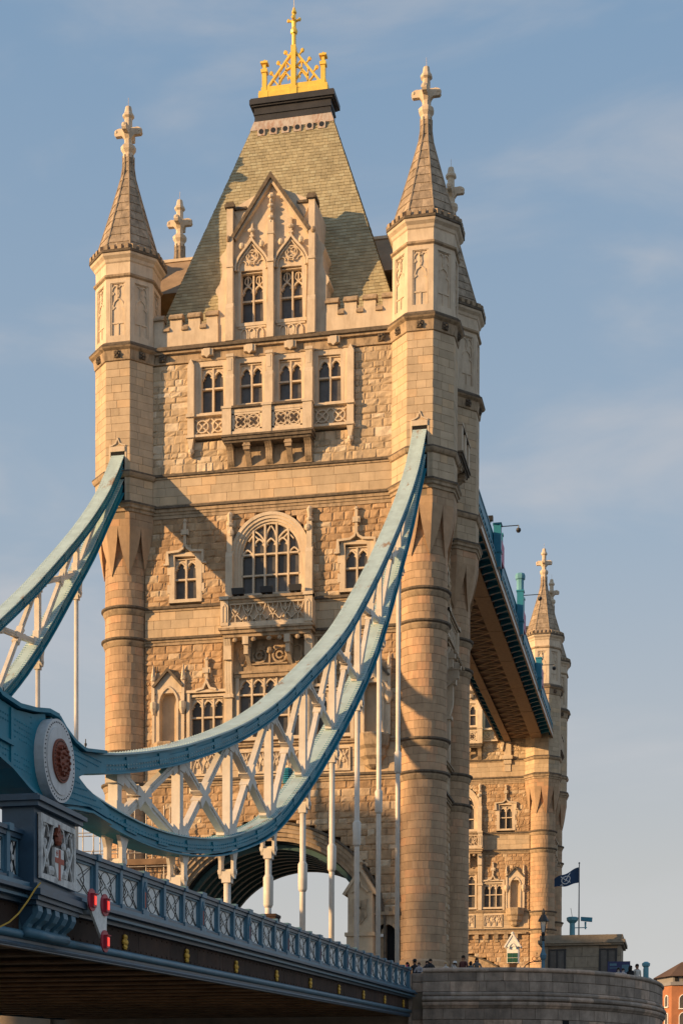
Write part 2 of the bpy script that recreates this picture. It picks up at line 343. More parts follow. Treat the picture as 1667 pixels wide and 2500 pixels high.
# ------------------------------------------------------------------ windows
def window(root, cx, z0, z1, wd, n, trans, T=T_FRONT, spring=None, yg=-5.22, fwid=.16, head=.85, arch=None, yf=-5.56, tall=False, surround=True):
    """stone surround with mullions, transom and cusped heads; every light a pane"""
    x0, x1 = cx - wd / 2, cx + wd / 2
    f = MB(T)
    if arch is None:
        if surround:
            f.ribbon([(x0 - fwid / 2, z0 - .0), (x0 - fwid / 2, z1 + fwid), (x1 + fwid / 2, z1 + fwid), (x1 + fwid / 2, z0)], fwid, yf, -5.0)
            f.box(x0 - fwid - .06, x1 + fwid + .06, yf - .06, -5.0, z0 - .2, z0)
            f.ribbon([(x0 - .02, z0), (x0 - .02, z1 + .02), (x1 + .02, z1 + .02), (x1 + .02, z0)], .06, yf + .12, -5.0)
    else:
        cz, hw, hh = arch
        pts = [(cx - hw, z0)] + arc(cx, cz, hw, 180, 0, 18, hh) + [(cx + hw, z0)]
        for k, (o, y) in enumerate(((.05, yf + .14), (.18, yf + .06), (.34, yf - .02), (.52, yf - .08))):
            p2 = [(cx - hw - o, z0)] + arc(cx, cz, hw + o, 180, 0, 18, hh + o) + [(cx + hw + o, z0)]
            f.ribbon(p2, .2, y, -5.0)
        f.box(x0 - .6, x1 + .6, yf - .1, -5.0, z0 - .25, z0)
    win = f.build('window', 'portland', root)
    t = MB(T); mwid = .1 if wd < 3 else .11
    lw = wd / n; sp = spring if spring is not None else z1 - lw * .75
    for i in range(1, n):
        top = z1
        if arch:
            u = (x0 + lw * i - cx) / arch[1]; top = arch[0] + arch[2] * sqrt(max(0, 1 - u * u))
        t.box(x0 + lw * i - mwid / 2, x0 + lw * i + mwid / 2, yg - .22, yg + .05, z0, top)
    for z in trans: t.box(x0, x1, yg - .2, yg + .04, z - .05, z + .05)
    for i in range(n):
        a, b = x0 + lw * i, x0 + lw * (i + 1); m = (a + b) / 2; hp = min(sp, z1 - .2)
        if arch:
            u = max(abs(a - cx), abs(b - cx)) / arch[1]; hp = min(sp, arch[0] + arch[2] * sqrt(max(0, 1 - min(u, .98) ** 2)) - lw * .75)
        pa = pointed(a + .03, b - .03, hp, head); t.ribbon(pa, .085, yg - .18, yg + .03)
        hz = max(p[1] for p in pa)
        for sg in (-1, 1):                               # cusps
            t.prism([(m + sg * lw * .42, hp + lw * .12), (m + sg * lw * .22, hp + lw * .22), (m + sg * lw * .40, hp + lw * .42)], yg - .14, yg + .02)
        for sg in (-1, 1):                               # solid corners above a light
            xx = a if sg < 0 else b
            if not arch and not tall: t.prism([(xx, hp + lw * .3), (xx + (-sg) * lw * .08, hp + lw * .42), (m, hz + .02), (m, z1), (xx, z1)], yg - .12, yg + .02)
        if tall:
            t.ribbon([(m, hz), (m, z1)], .07, yg - .16, yg + .02)
            for sg in (-1, 1): t.ribbon([(m, hz), (m + sg * lw * .3, hz + .25), (m + sg * lw * .22, hz + .5), (m, z1 - .05)], .06, yg - .15, yg + .02)
    if arch:                                             # upper tracery of the great window
        cz, hw, hh = arch
        for s in (-1, 1):
            t.ribbon([(cx + s * abs(x), z) for x, z in pointed(.36, 1.74, sp - .02, .8)], .09, yg - .18, yg + .02); t.ribbon([(cx + s * .72, sp + .45), (cx + s * 1.08, sp + .8), (cx + s * 1.4, sp + .42)], .07, yg - .17, yg + .02)
            t.ribbon([(cx + s * .38, sp + .35), (cx + s * .22, sp + .95), (cx, sp + 1.3), (cx, z1)], .08, yg - .17, yg + .02)
    t.build('tracery', 'portland', win)
    zs = [z0] + list(trans) + [z1]
    for i in range(n):
        a, b = x0 + lw * i, x0 + lw * (i + 1)
        for j in range(len(zs) - 1):
            g = MB(T); top = zs[j + 1]
            o1, o2 = rng.uniform(-.012, .012), rng.uniform(-.012, .012)
            if arch and j == len(zs) - 2:
                pl = [(a, zs[j]), (b, zs[j])]
                for q in range(5):
                    x = b + (a - b) * q / 4; u = (x - cx) / arch[1]; pl.append((x, max(zs[j] + .02, arch[0] + arch[2] * sqrt(max(0, 1 - u * u)))))
                g.prism(pl, yg + o1, yg + .03, rng.random())
            else:
                g.add([(a, yg + o1, zs[j]), (b, yg + o2, zs[j]), (b, yg + o2 + .01, top), (a, yg + o1 + .01, top), (a, yg + .05, zs[j]), (b, yg + .05, zs[j]), (b, yg + .05, top), (a, yg + .05, top)],
                      [(0, 1, 2, 3), (7, 6, 5, 4), (0, 4, 5, 1), (1, 5, 6, 2), (2, 6, 7, 3), (3, 7, 4, 0)], rng.random())
            g.build('pane', 'glass', win)
    return win

def finial(mb, x, y, z, h, s=1.0):                        # small stone finial with crosspiece
    mb.box(x - .07 * s, x + .07 * s, y - .07, y + .07, z, z + h)
    mb.box(x - .19 * s, x + .19 * s, y - .1, y + .1, z + h * .42, z + h * .66); mb.box(x - .11 * s, x + .11 * s, y - .14, y + .14, z + h * .42, z + h * .6)
    mb.lathe([(.1 * s, z + h), (.12 * s, z + h + .07), (.03, z + h + .2)], 6, (x, y), False)
def hood(root, cx, z, hw, drop, T=T_FRONT, fh=1.5):          # ogee hood mould with finial
    m = MB(T); y = -5.74
    pts = [(cx - hw - .22, z - drop), (cx - hw, z - drop), (cx - hw, z), (cx - hw * .35, z + .05), (cx - .12, z + .22), (cx, z + .5), (cx + .12, z + .22), (cx + hw * .35, z + .05), (cx + hw, z), (cx + hw, z - drop), (cx + hw + .22, z - drop)]
    m.ribbon(pts, .13, y, -5.3); finial(m, cx, y + .06, z + .42, fh - .2, 1.2)
    return m.build('hood_mould', 'portland', root)

def quatrefoil(m, cx, cz, r, y0, y1, wd=.05):
    m.ribbon(arc(cx, cz, r, 0, 360, 16)[:-1], wd, y0, y1, True)
    for k in range(4):
        a = k * 90 + 45; m.ribbon(arc(cx + r * .5 * cos(radians(a)), cz + r * .5 * sin(radians(a)), r * .36, a - 140, a + 140, 6), wd * .7, y0 + .01, y1)

def console(m, x, wd, yt, zt, yb, zb):                    # S-shaped bracket
    pts = []
    for i in range(9):
        t = i / 8; pts.append((yt + (yb - yt) * (t ** .8) + .12 * sin(t * 2 * pi), zt + (zb - zt) * t))
    poly = pts + [(yb + .3, zb), (yb + .3, zt)]
    for dx in (-wd * .33, 0, wd * .33):
        m.prismx(poly, x + dx - wd * .15, x + dx + wd * .15)
    m.prismx([(p[0] + .06, p[1]) for p in pts] + [(yb + .3, zb), (yb + .3, zt)], x - wd / 2, x + wd / 2)

def balcony_upper(root, T=T_FRONT, hw=2.75, yf=-6.5):
    m = MB(T)
    m.box(-hw + .06, hw - .06, yf + .05, -5.3, 40.42, 40.62)
    m.box(-hw + .1, hw - .1, yf + .12, yf + .32, 41.74, 42.0); 
    b = m.build('balcony', 'portland', root)
    m = MB(T)
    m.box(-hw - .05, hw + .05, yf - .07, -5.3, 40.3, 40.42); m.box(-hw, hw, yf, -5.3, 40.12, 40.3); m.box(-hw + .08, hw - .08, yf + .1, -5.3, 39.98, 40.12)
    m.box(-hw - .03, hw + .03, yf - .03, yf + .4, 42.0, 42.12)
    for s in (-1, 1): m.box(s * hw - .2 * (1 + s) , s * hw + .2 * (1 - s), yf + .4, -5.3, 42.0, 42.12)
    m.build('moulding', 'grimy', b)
    for x in (-hw + .28, 0, hw - .28):
        m = MB(T); m.box(x - .28, x + .28, yf, yf + .45, 40.42, 42.0); m.box(x - .33, x + .33, yf - .05, yf + .5, 42.0, 42.14); m.build('post', 'portland', b)
    for s in (-1, 1):
        m = MB(T); m.box(s * (hw - .18) - .14, s * (hw - .18) + .14, yf + .45, -5.3, 40.6, 41.9); m.build('side_panel', 'portland', b)
        xa, xb = (-hw + .6, -.32) if s < 0 else (.32, hw - .6); q = MB(T); ym = yf + .12
        q.box(xa, xb, ym, ym + .2, 40.6, 40.78); q.box(xa, xb, ym, ym + .2, 41.62, 41.76); q.box(xa, xa + .12, ym, ym + .2, 40.7, 41.7); q.box(xb - .12, xb, ym, ym + .2, 40.7, 41.7)
        ww = (xb - xa - .24) / 2
        for k in range(2):
            c = xa + .12 + ww * (k + .5); quatrefoil(q, c, 41.2, min(.41, ww * .5), ym + .02, ym + .16, .06)
            for d in (-1, 1):
                for e in (-1, 1): q.ribbon([(c + d * ww * .5, 41.2 + e * .44), (c + d * ww * .28, 41.2 + e * .28)], .05, ym + .03, ym + .14)
        q.build('pierced_panel', 'portland', b)
    for x in (-hw + .35, 0, hw - .35):
        m = MB(T); console(m, x, .42, yf + .1, 40.0, -5.56, 38.78); m.build('console', 'trim', b)
    for x in (-hw / 2 + .1, hw / 2 - .1):
        m = MB(T); m.box(x - .2, x + .2, yf + .15, -6.2, 39.55, 40.0); m.box(x - .24, x + .24, yf + .1, -6.2, 39.75, 39.85); m.prismx([(yf + .25, 39.55), (-5.9, 39.55), (-5.5, 38.85), (-5.6, 38.8)], x - .16, x + .16); m.build('pendant', 'trim', b)
    m = MB(T); m.box(-hw + .2, hw - .2, -5.62, -5.3, 38.8, 40.0); m.build('soffit_wall', 'trim', b)
    return b

def balcony_lower(root, T=T_FRONT, hw=2.8, yf=-6.5):
    m = MB(T); m.box(-hw + .05, hw - .05, yf + .05, -5.3, 28.95, 29.12); b = m.build('balcony', 'portland', root)
    m = MB(T)
    m.box(-hw - .12, hw + .12, yf - .12, -5.3, 28.82, 28.95); m.box(-hw - .02, hw + .02, yf - .02, -5.3, 28.62, 28.82); m.box(-hw + .1, hw - .1, yf + .12, -5.3, 28.42, 28.62)
    m.box(-hw - .08, hw + .08, yf - .08, yf + .45, 30.62, 30.78); m.box(-hw + .02, hw - .02, yf + .02, yf + .35, 30.46, 30.62)
    m.build('moulding', 'trim', b)
    for s in (-1, 1):
        x = s * (hw - .22); m = MB(T); m.box(x - .24, x + .24, yf, yf + .5, 29.1, 30.62); m.box(x - .3, x + .3, yf - .12, yf + .55, 30.62, 30.82); m.box(x - .24, x + .24, yf + .5, -5.3, 29.1, 30.5)
        m.ribbon([(x - .1, 29.3), (x - .1, 30.2), (x, 30.35), (x + .1, 30.2), (x + .1, 29.3)], .05, yf - .04, yf + .02); m.build('post', 'portland', b)
    q = MB(T); ym = yf + .1; xa, xb = -hw + .48, hw - .48
    q.box(xa, xb, ym, ym + .2, 29.12, 29.3); q.box(xa, xb, ym, ym + .2, 30.34, 30.48)
    n = 6; ww = (xb - xa) / n
    for k in range(n):
        a = xa + ww * k; c = a + ww / 2
        q.ribbon([(c, 29.28), (c, 29.62), (c - ww * .25, 29.9), (c - ww * .42, 30.34)], .06, ym + .03, ym + .17); q.ribbon([(c, 29.62), (c + ww * .25, 29.9), (c + ww * .42, 30.34)], .06, ym + .03, ym + .17)
        q.ribbon([(a, 29.28), (a, 29.4), (c - ww * .12, 29.75)], .05, ym + .03, ym + .15); q.ribbon([(a + ww, 29.28), (a + ww, 29.4), (c + ww * .12, 29.75)], .05, ym + .03, ym + .15)
        q.ribbon([(c, 29.95), (c, 30.34)], .05, ym + .04, ym + .15); q.ribbon([(c - ww * .2, 30.1), (c, 29.9), (c + ww * .2, 30.1)], .05, ym + .04, ym + .15)
    q.box(xa, xb, ym + .24, ym + .26, 29.2, 30.4)
    q.build('pierced_panel', 'portland', b)
    for s in (-1, 1):
        x = s * (hw - .3); m = MB(T)
        m.box(x - .24, x + .24, -6.1, -5.3, 27.2, 28.42); console(m, x, .46, -6.3, 28.42, -5.62, 25.0); m.box(x - .2, x + .2, -5.72, -5.3, 22.3, 25.0); m.box(x - .3, x + .3, -5.85, -5.3, 25.0, 25.2); m.build('console', 'portland', b)
        x = s * 1.28; m = MB(T); m.box(x - .18, x + .18, -6.5, -5.3, 27.95, 28.42); m.box(x - .13, x + .13, -6.35, -5.3, 27.4, 27.95); m.prismx([(-6.2, 27.4), (-5.4, 27.4), (-5.5, 26.9)], x - .12, x + .12); m.build('pendant', 'portland', b)
        x = s * 1.28
    for x in (-1.9, -.75, .2, .85, 1.95):
        m = MB(T); m.ball((x, -6.55, 28.2), .16, .1, .14); m.build('boss', 'trim', b)
    c = MB(T)                                             # carved foliage panel under the balcony
    c.box(-hw + .5, hw - .5, -5.5, -5.2, 26.6, 28.5)
    for s in (-1, 1):
        c.ribbon(arc(s * .62, 27.45, .42, 90, 90 + s * 300, 14), .11, -5.66, -5.45); c.ribbon(arc(s * .62, 27.45, .2, 0, 330, 10), .1, -5.68, -5.45)
        c.ribbon([(0, 26.95), (s * .3, 26.98), (s * 1.1, 26.95)], .09, -5.64, -5.45); c.ribbon([(s * 1.7, 26.9), (s * 1.45, 27.3), (s * 1.45, 27.9), (s * 1.7, 28.05), (s * 1.95, 27.9), (s * 1.95, 27.3), (s * 1.7, 26.9)], .08, -5.6, -5.45)
        c.ball((s * 1.0, -5.6, 27.2), .14); c.ball((s * .35, -5.6, 27.9), .13)
    c.ball((0, -5.65, 27.75), .22); c.ribbon([(0, 26.95), (0, 27.6)], .12, -5.66, -5.45)
    c.build('carved_panel', 'trim', b)
    return b

def dormer(root, T=None, sc=1.0, zlow=46.35):
    yb = -3.0 if sc == 1 else -5.15
    m = MB(T); P = []
    half = [(3.35, zlow), (3.35, 49.3), (3.52, 49.55), (3.48, 49.75), (3.28, 50.0), (3.12, 50.5), (3.12, 51.2), (3.26, 51.5), (3.2, 51.7), (2.9, 52.0), (2.72, 52.6), (2.72, 54.3)]
    poly = [(x * sc, z) for x, z in half] + [(.0, 55.6 if sc == 1 else 55.0)] + [(-x * sc, z) for x, z in reversed(half)]
    # wall split round the two window openings: stacked slabs
    zo0, zo1 = 47.5, 50.65
    low = [(3.35 * sc, zlow), (3.35 * sc, zo0), (-3.35 * sc, zo0), (-3.35 * sc, zlow)]
    m.prism(low, -5.6, yb)
    up_ = [p for p in poly if p[1] > zo1]
    xe = 3.12 * sc
    m.prism([(-xe, zo1)] + [(xe, zo1)] + up_, -5.6, yb)
    if sc == 1: cols = ((-3.35, -1.95), (-.47, .47), (1.95, 3.35))
    else: cols = ((-3.35 * sc, -1.3), (1.3, 3.35 * sc))
    for a, b in cols:
        if a < -1 or b > 1:
            s = -1 if a < 0 else 1; inner = b if a < 0 else a
            side = [(x * sc * s, z) for x, z in half if zo0 <= z <= zo1]
            m.prism([(inner, zo0), (3.35 * sc * s, zo0)] + side + [(3.12 * sc * s, zo1), (inner, zo1)], -5.6, yb)
        else: m.box(a, b, -5.6, yb, zo0, zo1)
    m.box(-2.2 * sc, 2.2 * sc, -4.9, -4.5, zo0, zo1)
    g = m.build('gable_dormer', 'portland', root)
    t = MB(T)
    gh = 2.38 * sc                                        # raking coping and kneelers
    t.ribbon([(-gh, 52.5), (0, 56.0 if sc == 1 else 55.2), (gh, 52.5)], .2, -6.05, -5.2)
    k = t.build('raking_coping', 'grimy', g)
    t = MB(T); t.ribbon([(-gh + .12, 52.5), (0, 55.72 if sc == 1 else 54.95), (gh - .12, 52.5)], .16, -5.9, -5.3); t.build('gable_moulding', 'portland', g)
    for s in (-1, 1):
        t = MB(T); x = s * 2.52 * sc
        t.box(x - .19, x + .19, -6.0, -5.4, zlow, 54.3); t.box(x - .24, x + .24, -6.12, -5.4, zlow, 48.3); t.prismx([(-6.12, 48.3), (-6.0, 48.6), (-5.4, 48.6), (-5.4, 48.3)], x - .24, x + .24)
        t.box(x - .22, x + .22, -6.06, -5.4, 50.75, 50.9)
        t.build('buttress', 'portland', g)
        t = MB(T); xi = s * 1.55 * sc; xo = s * 2.76 * sc
        t.box(min(xi, xo), max(xi, xo), -5.75, -4.9, 54.28, 54.42); t.box(x - .3, x + .3, -6.14, -5.2, 54.28, 54.46); t.box(x - .24, x + .24, -6.06, -5.3, 54.46, 54.6); t.build('kneeler_cap', 'grimy', g)
        t = MB(T); t.ribbon([(s * 1.62 * sc, 54.2), (s * 2.0 * sc, 53.5), (s * 2.3 * sc, 54.2)], .07, -5.7, -5.55); t.box(min(s * 1.5 * sc, s * 2.4 * sc), max(s * 1.5 * sc, s * 2.4 * sc), -5.62, -4.9, 53.0, 54.28); t.build('spandrel_panel', 'portland', g)
        t = MB(T); t.ball((x + s * .1, -6.0, 52.45), .16, .16, .2); t.build('crocket', 'trim', g)
    if sc == 1:
        t = MB(T); t.box(-.17, .17, -5.98, -5.4, zlow, 53.3); t.box(-.21, .21, -6.1, -5.4, zlow, 48.4); t.box(-.21, .21, -6.06, -5.4, 50.85, 51.0); t.box(-.21, .21, -6.02, -5.5, 52.5, 52.62); t.box(-.1, .1, -5.86, -5.5, 53.3, 55.0)
        for z in (53.5, 54.2, 54.75): t.ball((0, -5.9, z), .2, .16, .13); t.ball((0, -5.9, z - .25), .1, .12, .14)
        t.build('buttress', 'portland', g)
        for c in (-1.21, 1.21):
            window(root, c, 47.5, 50.5, 1.4, 2, (48.93,), T or (lambda p: p), spring=49.35, yg=-5.15, tall=True, yf=-5.66, fwid=.18)
            h = MB(T); og = [(c - 1.0, 50.6)] + ogee(c - 1.0, c + 1.0, 50.9, 1.5) + [(c + 1.0, 50.6)]
            h.ribbon(og, .12, -5.86, -5.5); h.ribbon([(c + (x - c) * .86, 50.6 + (z - 50.6) * .86) for x, z in og], .07, -5.76, -5.55)
            quatrefoil(h, c, 51.45, .36, -5.7, -5.55, .06)
            for s in (-1, 1):
                h.ribbon(arc(c + s * .58, 50.98, .22, 0, 180, 7), .05, -5.68, -5.55); h.ball((c + s * .62, -5.82, 52.05), .17, .12, .2); h.ball((c + s * .15, -5.7, 50.98), .08)
            h.box(c - .06, c + .06, -5.85, -5.5, 52.3, 53.1); h.box(c - .13, c + .13, -5.86, -5.5, 52.52, 52.62); h.ball((c, -5.84, 52.9), .24, .14, .13); h.box(c - .05, c + .05, -5.78, -5.55, 53.05, 53.45)
            h.build('ogee_hood', 'portland', g)
            p = MB(T); p.box(c - .85, c + .85, -5.68, -5.55, 47.18, 47.3)
            for k in (-1, 0, 1): p.ribbon([(c + k * .5 - .2, 46.45)] + pointed(c + k * .5 - .2, c + k * .5 + .2, 46.85, .9) + [(c + k * .5 + .2, 46.45)], .06, -5.68, -5.55)
            p.prism([(c - .17, 46.95), (c + .17, 46.95), (c + .15, 46.65), (c, 46.48), (c - .15, 46.65)], -5.66, -5.55); p.build('shield_panel', 'portland', g)
    else: window(root, 0, 47.6, 50.4, 1.5, 2, (48.9,), T, yg=-5.15, yf=-5.66)
    return g

# ------------------------------------------------------------------ turret
def turret(root, cx, cy, pool, slot=False, far=False):
    c = (cx, cy); S8 = AP * .8284
    m = MB(); m.lathe([(RC - .035, 6.6), (RC - .035, 35.6)], 32, c, False); m.lathe([(AP - .03, 35.4), (AP - .03, 46.4)], 8, c)
    t = m.build('turret', 'joint', root)
    m = MB(); m.lathe([(AP - .1, 46.3), (AP - .1, 52.2)], 8, c); m.build('upper_stage', 'portland', t)
    # drum courses
    h = .47
    for z0, z1 in ((9.05, 19.55), (20.1, 21.5), (22.05, 28.35), (28.9, 30.25), (30.85, 35.5)):
        n = max(1, round((z1 - z0) / h)); hh = (z1 - z0) / n
        for j in range(n):
            a = rng.uniform(0, 1); end = a + 2 * pi
            while a < end - .01:
                L = rng.uniform(.5, 1.05) / RC
                if end - a - L < .35: L = end - a
                za = z0 + j * hh; a0, a1 = a, a + L
                vis = (-sin((a0 + a1) / 2) + .25 * cos((a0 + a1) / 2)) if cy < 0 else .2 * cos((a0 + a1) / 2)
                pool.put(t, 'granite', L * hh * (1 + max(vis, -.9)) * (1.2 if cx > 0 else 1), lambda b, a0=a0, a1=a1, za=za, hh=hh: drum(b, c, RC, a0, a1, za, za + hh))
                a += L
    for k in range(8):
        T = rot(c, k * pi / 4)
        holes = [(-.46, .46, 36.95, 40.0), (-.46, .46, 36, 36.9)] if (slot and k == 0) else []
        for z0, z1, mt in ((35.45, 36.3, 'granite'), (36.95, 38.35, 'ashlar'), (38.8, 45.35, 'ashlar')):
            for r in lay(-S8 / 2, S8 / 2, z0, z1, .47, .5, 1.0, holes):
                vis = {0: 1, 1: .7, 7: .7}.get(k, .1) if cy < 0 else .3
                pool.put(t, mt, (r[1] - r[0]) * (r[3] - r[2]) * vis, lambda b, r=r, T=T: (setattr(b, 'T', T), flat(b, r, -AP, -AP + .05), setattr(b, 'T', None)))
        # spur of the broach: corner piece tapering to a point on the drum
        b = MB(T); tip = Vector((S8 / 2, -AP)).normalized() * (RC + .06); ms = Vector((AP * sin(pi / 4), -AP * cos(pi / 4))); z1, z0 = 35.46, 32.6
        cn = (S8 / 2, -AP); q = [(0, -AP), cn, (ms.x, ms.y)]; inner = [(p[0] * .72, p[1] * .72) for p in q]
        # curved edges
        lev = []
        for i in range(6):
            u = i / 5; s = 1 - u ** 1.6; z = z1 + (z0 - z1) * u
            lev.append([(tip.x + (p[0] - tip.x) * (s if j != 1 else 1 - u), tip.y + (p[1] - tip.y) * (s if j != 1 else 1 - u), z) for j, p in enumerate(q)])
        vs = [p for L_ in lev for p in L_]; fs = [(3 * i + j, 3 * i + j + 1, 3 * i + 4 + j, 3 * i + 3 + j) for i in range(5) for j in range(2)]
        back = [(p[0] * .76, p[1] * .76, z1) for p in (q[0], q[2])] + [(tip.x * .97, tip.y * .97, z0)]
        nb = len(vs); vs += back; fs += [(0, 3, 6, 9, 12, 15, nb + 2, nb), (17, 14, 11, 8, 5, 2, nb + 1, nb + 2), (0, nb, nb + 1, 2, 1)]
        b.add(vs, fs, rng.random()); b.build('spur', 'granite', t)
        # upper stage: sunk panel with tracery
        b = MB(T); e = .47
        b.tn = rng.uniform(.3, .7)
        for s in (-1, 1): b.box(min(s * e, s * S8 / 2), max(s * e, s * S8 / 2), -AP, -AP + .14, 46.35, 50.2)
        b.box(-e, e, -AP, -AP + .14, 46.35, 46.9); b.box(-e, e, -AP, -AP + .14, 50.05, 50.2)
        b.box(-S8 / 2, S8 / 2, -AP + .015, -AP + .14, 50.2, 51.3)
        b.ribbon([(-e + .05, 46.9), (-e + .05, 50.02), (e - .05, 50.02), (e - .05, 46.9)], .06, -AP + .03, -AP + .13)
        b.box(-e, e, -AP + .05, -AP + .13, 47.62, 47.7); b.box(-.04, .04, -AP + .05, -AP + .13, 46.9, 47.65)
        b.ribbon(pointed(-e + .08, 0, 49.6, .9), .05, -AP + .04, -AP + .13); b.ribbon(pointed(0, e - .08, 49.6, .9), .05, -AP + .04, -AP + .13)
        b.ribbon([(0, 49.95), (-.06, 49.4), (0, 49.15), (-.25, 48.95), (-e + .1, 48.6)], .06, -AP + .04, -AP + .13); b.ribbon([(0, 49.95), (.06, 49.4), (0, 49.15), (.25, 48.95), (e - .1, 48.6)], .06, -AP + .04, -AP + .13)
        for s in (-1, 1): b.prism([(s * .38, 48.45), (s * .2, 48.6), (s * .34, 48.75)], -AP + .05, -AP + .13); b.prism([(s * .38, 49.3), (s * .25, 49.45), (s * .38, 49.6)], -AP + .05, -AP + .13)
        b.build('blind_panel', 'portland', t)
        b = MB(T)                                         # flower bosses of the great cornice
        for a in range(5): b.ball((.14 * cos(a * 1.256), -AP - .2, 45.72 + .14 * sin(a * 1.256)), .08, .07, .08, 6, 4)
        b.ball((0, -AP - .26, 45.72), .07, .07, .07, 6, 4); b.box(-.2, .2, -AP - .17, -AP, 45.52, 45.92); b.build('flower_boss', 'grimy', t)
        n = 4                                             # small battlements below the spire
        b = MB(T)
        for i in range(n):
            x = -S8 / 2 * 1.14 + S8 * 1.14 * (i + .5) / n; d = rng.uniform(-.02, .02)
            b.add([(x - .12, -AP - .38, 51.88), (x + .12, -AP - .38, 51.88), (x + .12, -AP - .06, 51.88), (x - .12, -AP - .06, 51.88), (x - .13 + d, -AP - .40, 52.12), (x + .13, -AP - .40, 52.12), (x + .11, -AP - .06, 52.32), (x - .11, -AP - .06, 52.3)],
                  [(0, 3, 2, 1), (4, 5, 6, 7), (0, 1, 5, 4), (1, 2, 6, 5), (2, 3, 7, 6), (3, 0, 4, 7)], rng.random())
        b.build('battlement', 'trim', t)
    # string courses
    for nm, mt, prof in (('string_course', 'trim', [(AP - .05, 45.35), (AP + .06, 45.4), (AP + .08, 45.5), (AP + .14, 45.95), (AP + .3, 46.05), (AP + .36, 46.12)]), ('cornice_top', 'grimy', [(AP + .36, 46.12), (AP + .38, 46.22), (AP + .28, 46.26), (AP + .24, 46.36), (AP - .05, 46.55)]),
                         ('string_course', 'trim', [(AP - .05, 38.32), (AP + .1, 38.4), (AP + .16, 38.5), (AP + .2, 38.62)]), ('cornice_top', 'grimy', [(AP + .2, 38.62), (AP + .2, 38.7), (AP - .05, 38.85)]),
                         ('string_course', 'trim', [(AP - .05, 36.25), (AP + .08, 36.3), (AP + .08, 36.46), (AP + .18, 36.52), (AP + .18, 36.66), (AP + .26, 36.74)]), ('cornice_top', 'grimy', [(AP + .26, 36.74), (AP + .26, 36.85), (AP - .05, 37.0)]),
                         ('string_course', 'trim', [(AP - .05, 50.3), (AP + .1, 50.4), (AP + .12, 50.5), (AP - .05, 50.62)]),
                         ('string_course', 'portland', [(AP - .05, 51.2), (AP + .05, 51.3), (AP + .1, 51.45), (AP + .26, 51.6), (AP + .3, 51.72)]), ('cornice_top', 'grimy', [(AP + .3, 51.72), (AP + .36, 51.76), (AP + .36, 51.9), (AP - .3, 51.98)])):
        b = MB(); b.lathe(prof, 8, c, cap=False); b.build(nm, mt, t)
    for z0, z1 in ((30.25, 30.85), (28.35, 28.9), (21.5, 22.05), (19.55, 20.1)):
        b = MB(); d = z1 - z0; b.lathe([(RC - .04, z0), (RC + .05, z0 + .05), (RC + .05, z0 + .16), (RC + .12, z0 + .22), (RC + .13, z0 + .34)], 40, c, False, cap=False); b.build('string_course', 'trim', t, True)
        b = MB(); b.lathe([(RC + .13, z0 + .34), (RC + .24, z0 + .42), (RC + .24, z0 + .52), (RC - .04, z1 + .03)], 40, c, False, cap=False); b.build('cornice_top', 'grimy', t)
    b = MB(); b.lathe([(RC + .22, 6.6), (RC + .22, 8.5), (RC + .12, 8.62), (RC + .12, 8.9), (RC + .03, 9.0), (RC - .04, 9.1)], 40, c, False); b.build('base', 'granite', t)
    # spire
    prof = lambda z: (1.72 - (z - 52.05) * .262 + .03 * max(0, z - 57.2) ** 2) if z < 58.3 else .33
    prof2 = lambda z: max(.30, 1.86 * ((58.95 - z) / 6.9) ** 1.1)
    b = MB(); b.lathe([(prof2(52 + .5 * i) - .05, 52 + .5 * i) for i in range(14)], 8, c); sp = b.build('spire', 'joint', t)
    z = 52.0; dz = .56
    while z < 58.3:
        for k in range(8):
            r0, r1 = prof2(z), prof2(min(z + dz, 58.6)); T = rot(c, k * pi / 4); n = 2 if r0 > .8 else 1; cut = rng.uniform(.35, .65) if n == 2 else 1
            for q in range(n):
                f0, f1 = (0, cut) if q == 0 else (cut, 1)
                def fn(bb, r0=r0, r1=r1, T=T, f0=f0, f1=f1, z=z):
                    s0, s1 = r0 * .8284, r1 * .8284; g = .006; zt = min(z + dz, 58.6)
                    A = lambda f, s: -s / 2 + s * f
                    vs = [(A(f0, s0) + g, -r0 - .03, z), (A(f1, s0) - g, -r0 - .03, z), (A(f1, s1) - g, -r1, zt - .01), (A(f0, s1) + g, -r1, zt - .01), (A(f0, s0) + g, -r0 + .1, z), (A(f1, s0) - g, -r0 + .1, z), (A(f1, s1) - g, -r1 + .1, zt - .01), (A(f0, s1) + g, -r1 + .1, zt - .01)]
                    bb.T = T; bb.add(vs, [(0, 1, 2, 3), (0, 4, 5, 1), (1, 5, 6, 2), (2, 6, 7, 3), (3, 7, 4, 0)], rng.random()); bb.T = None
                vis = {0: 1, 1: .7, 7: .7}.get(k, .1) if cy < 0 else .2
                pool.put(t, 'spire_stone', r0 * .8284 / n * dz * vis, fn)
        z += dz
    for k in range(8):
        a = pi / 8 + k * pi / 4; b = MB(); zs = [52.1 + i * .65 for i in range(11)]
        for za, zb in zip(zs, zs[1:]):
            ra, rb = prof2(za) / cos(pi / 8) + .01, prof2(zb) / cos(pi / 8) + .01
            b.tube((cx + ra * cos(a), cy + ra * sin(a), za), (cx + rb * cos(a), cy + rb * sin(a), zb), .055, None, 5)
        b.build('spire_rib', 'spire_stone', t)
    b = MB()                                              # cross finial
    b.lathe([(.33, 58.45), (.3, 58.75), (.42, 58.95), (.44, 59.15), (.3, 59.3), (.23, 59.35), (.215, 60.9), (.33, 61.0), (.33, 61.12), (.22, 61.3), (.17, 61.62)], 8, c)
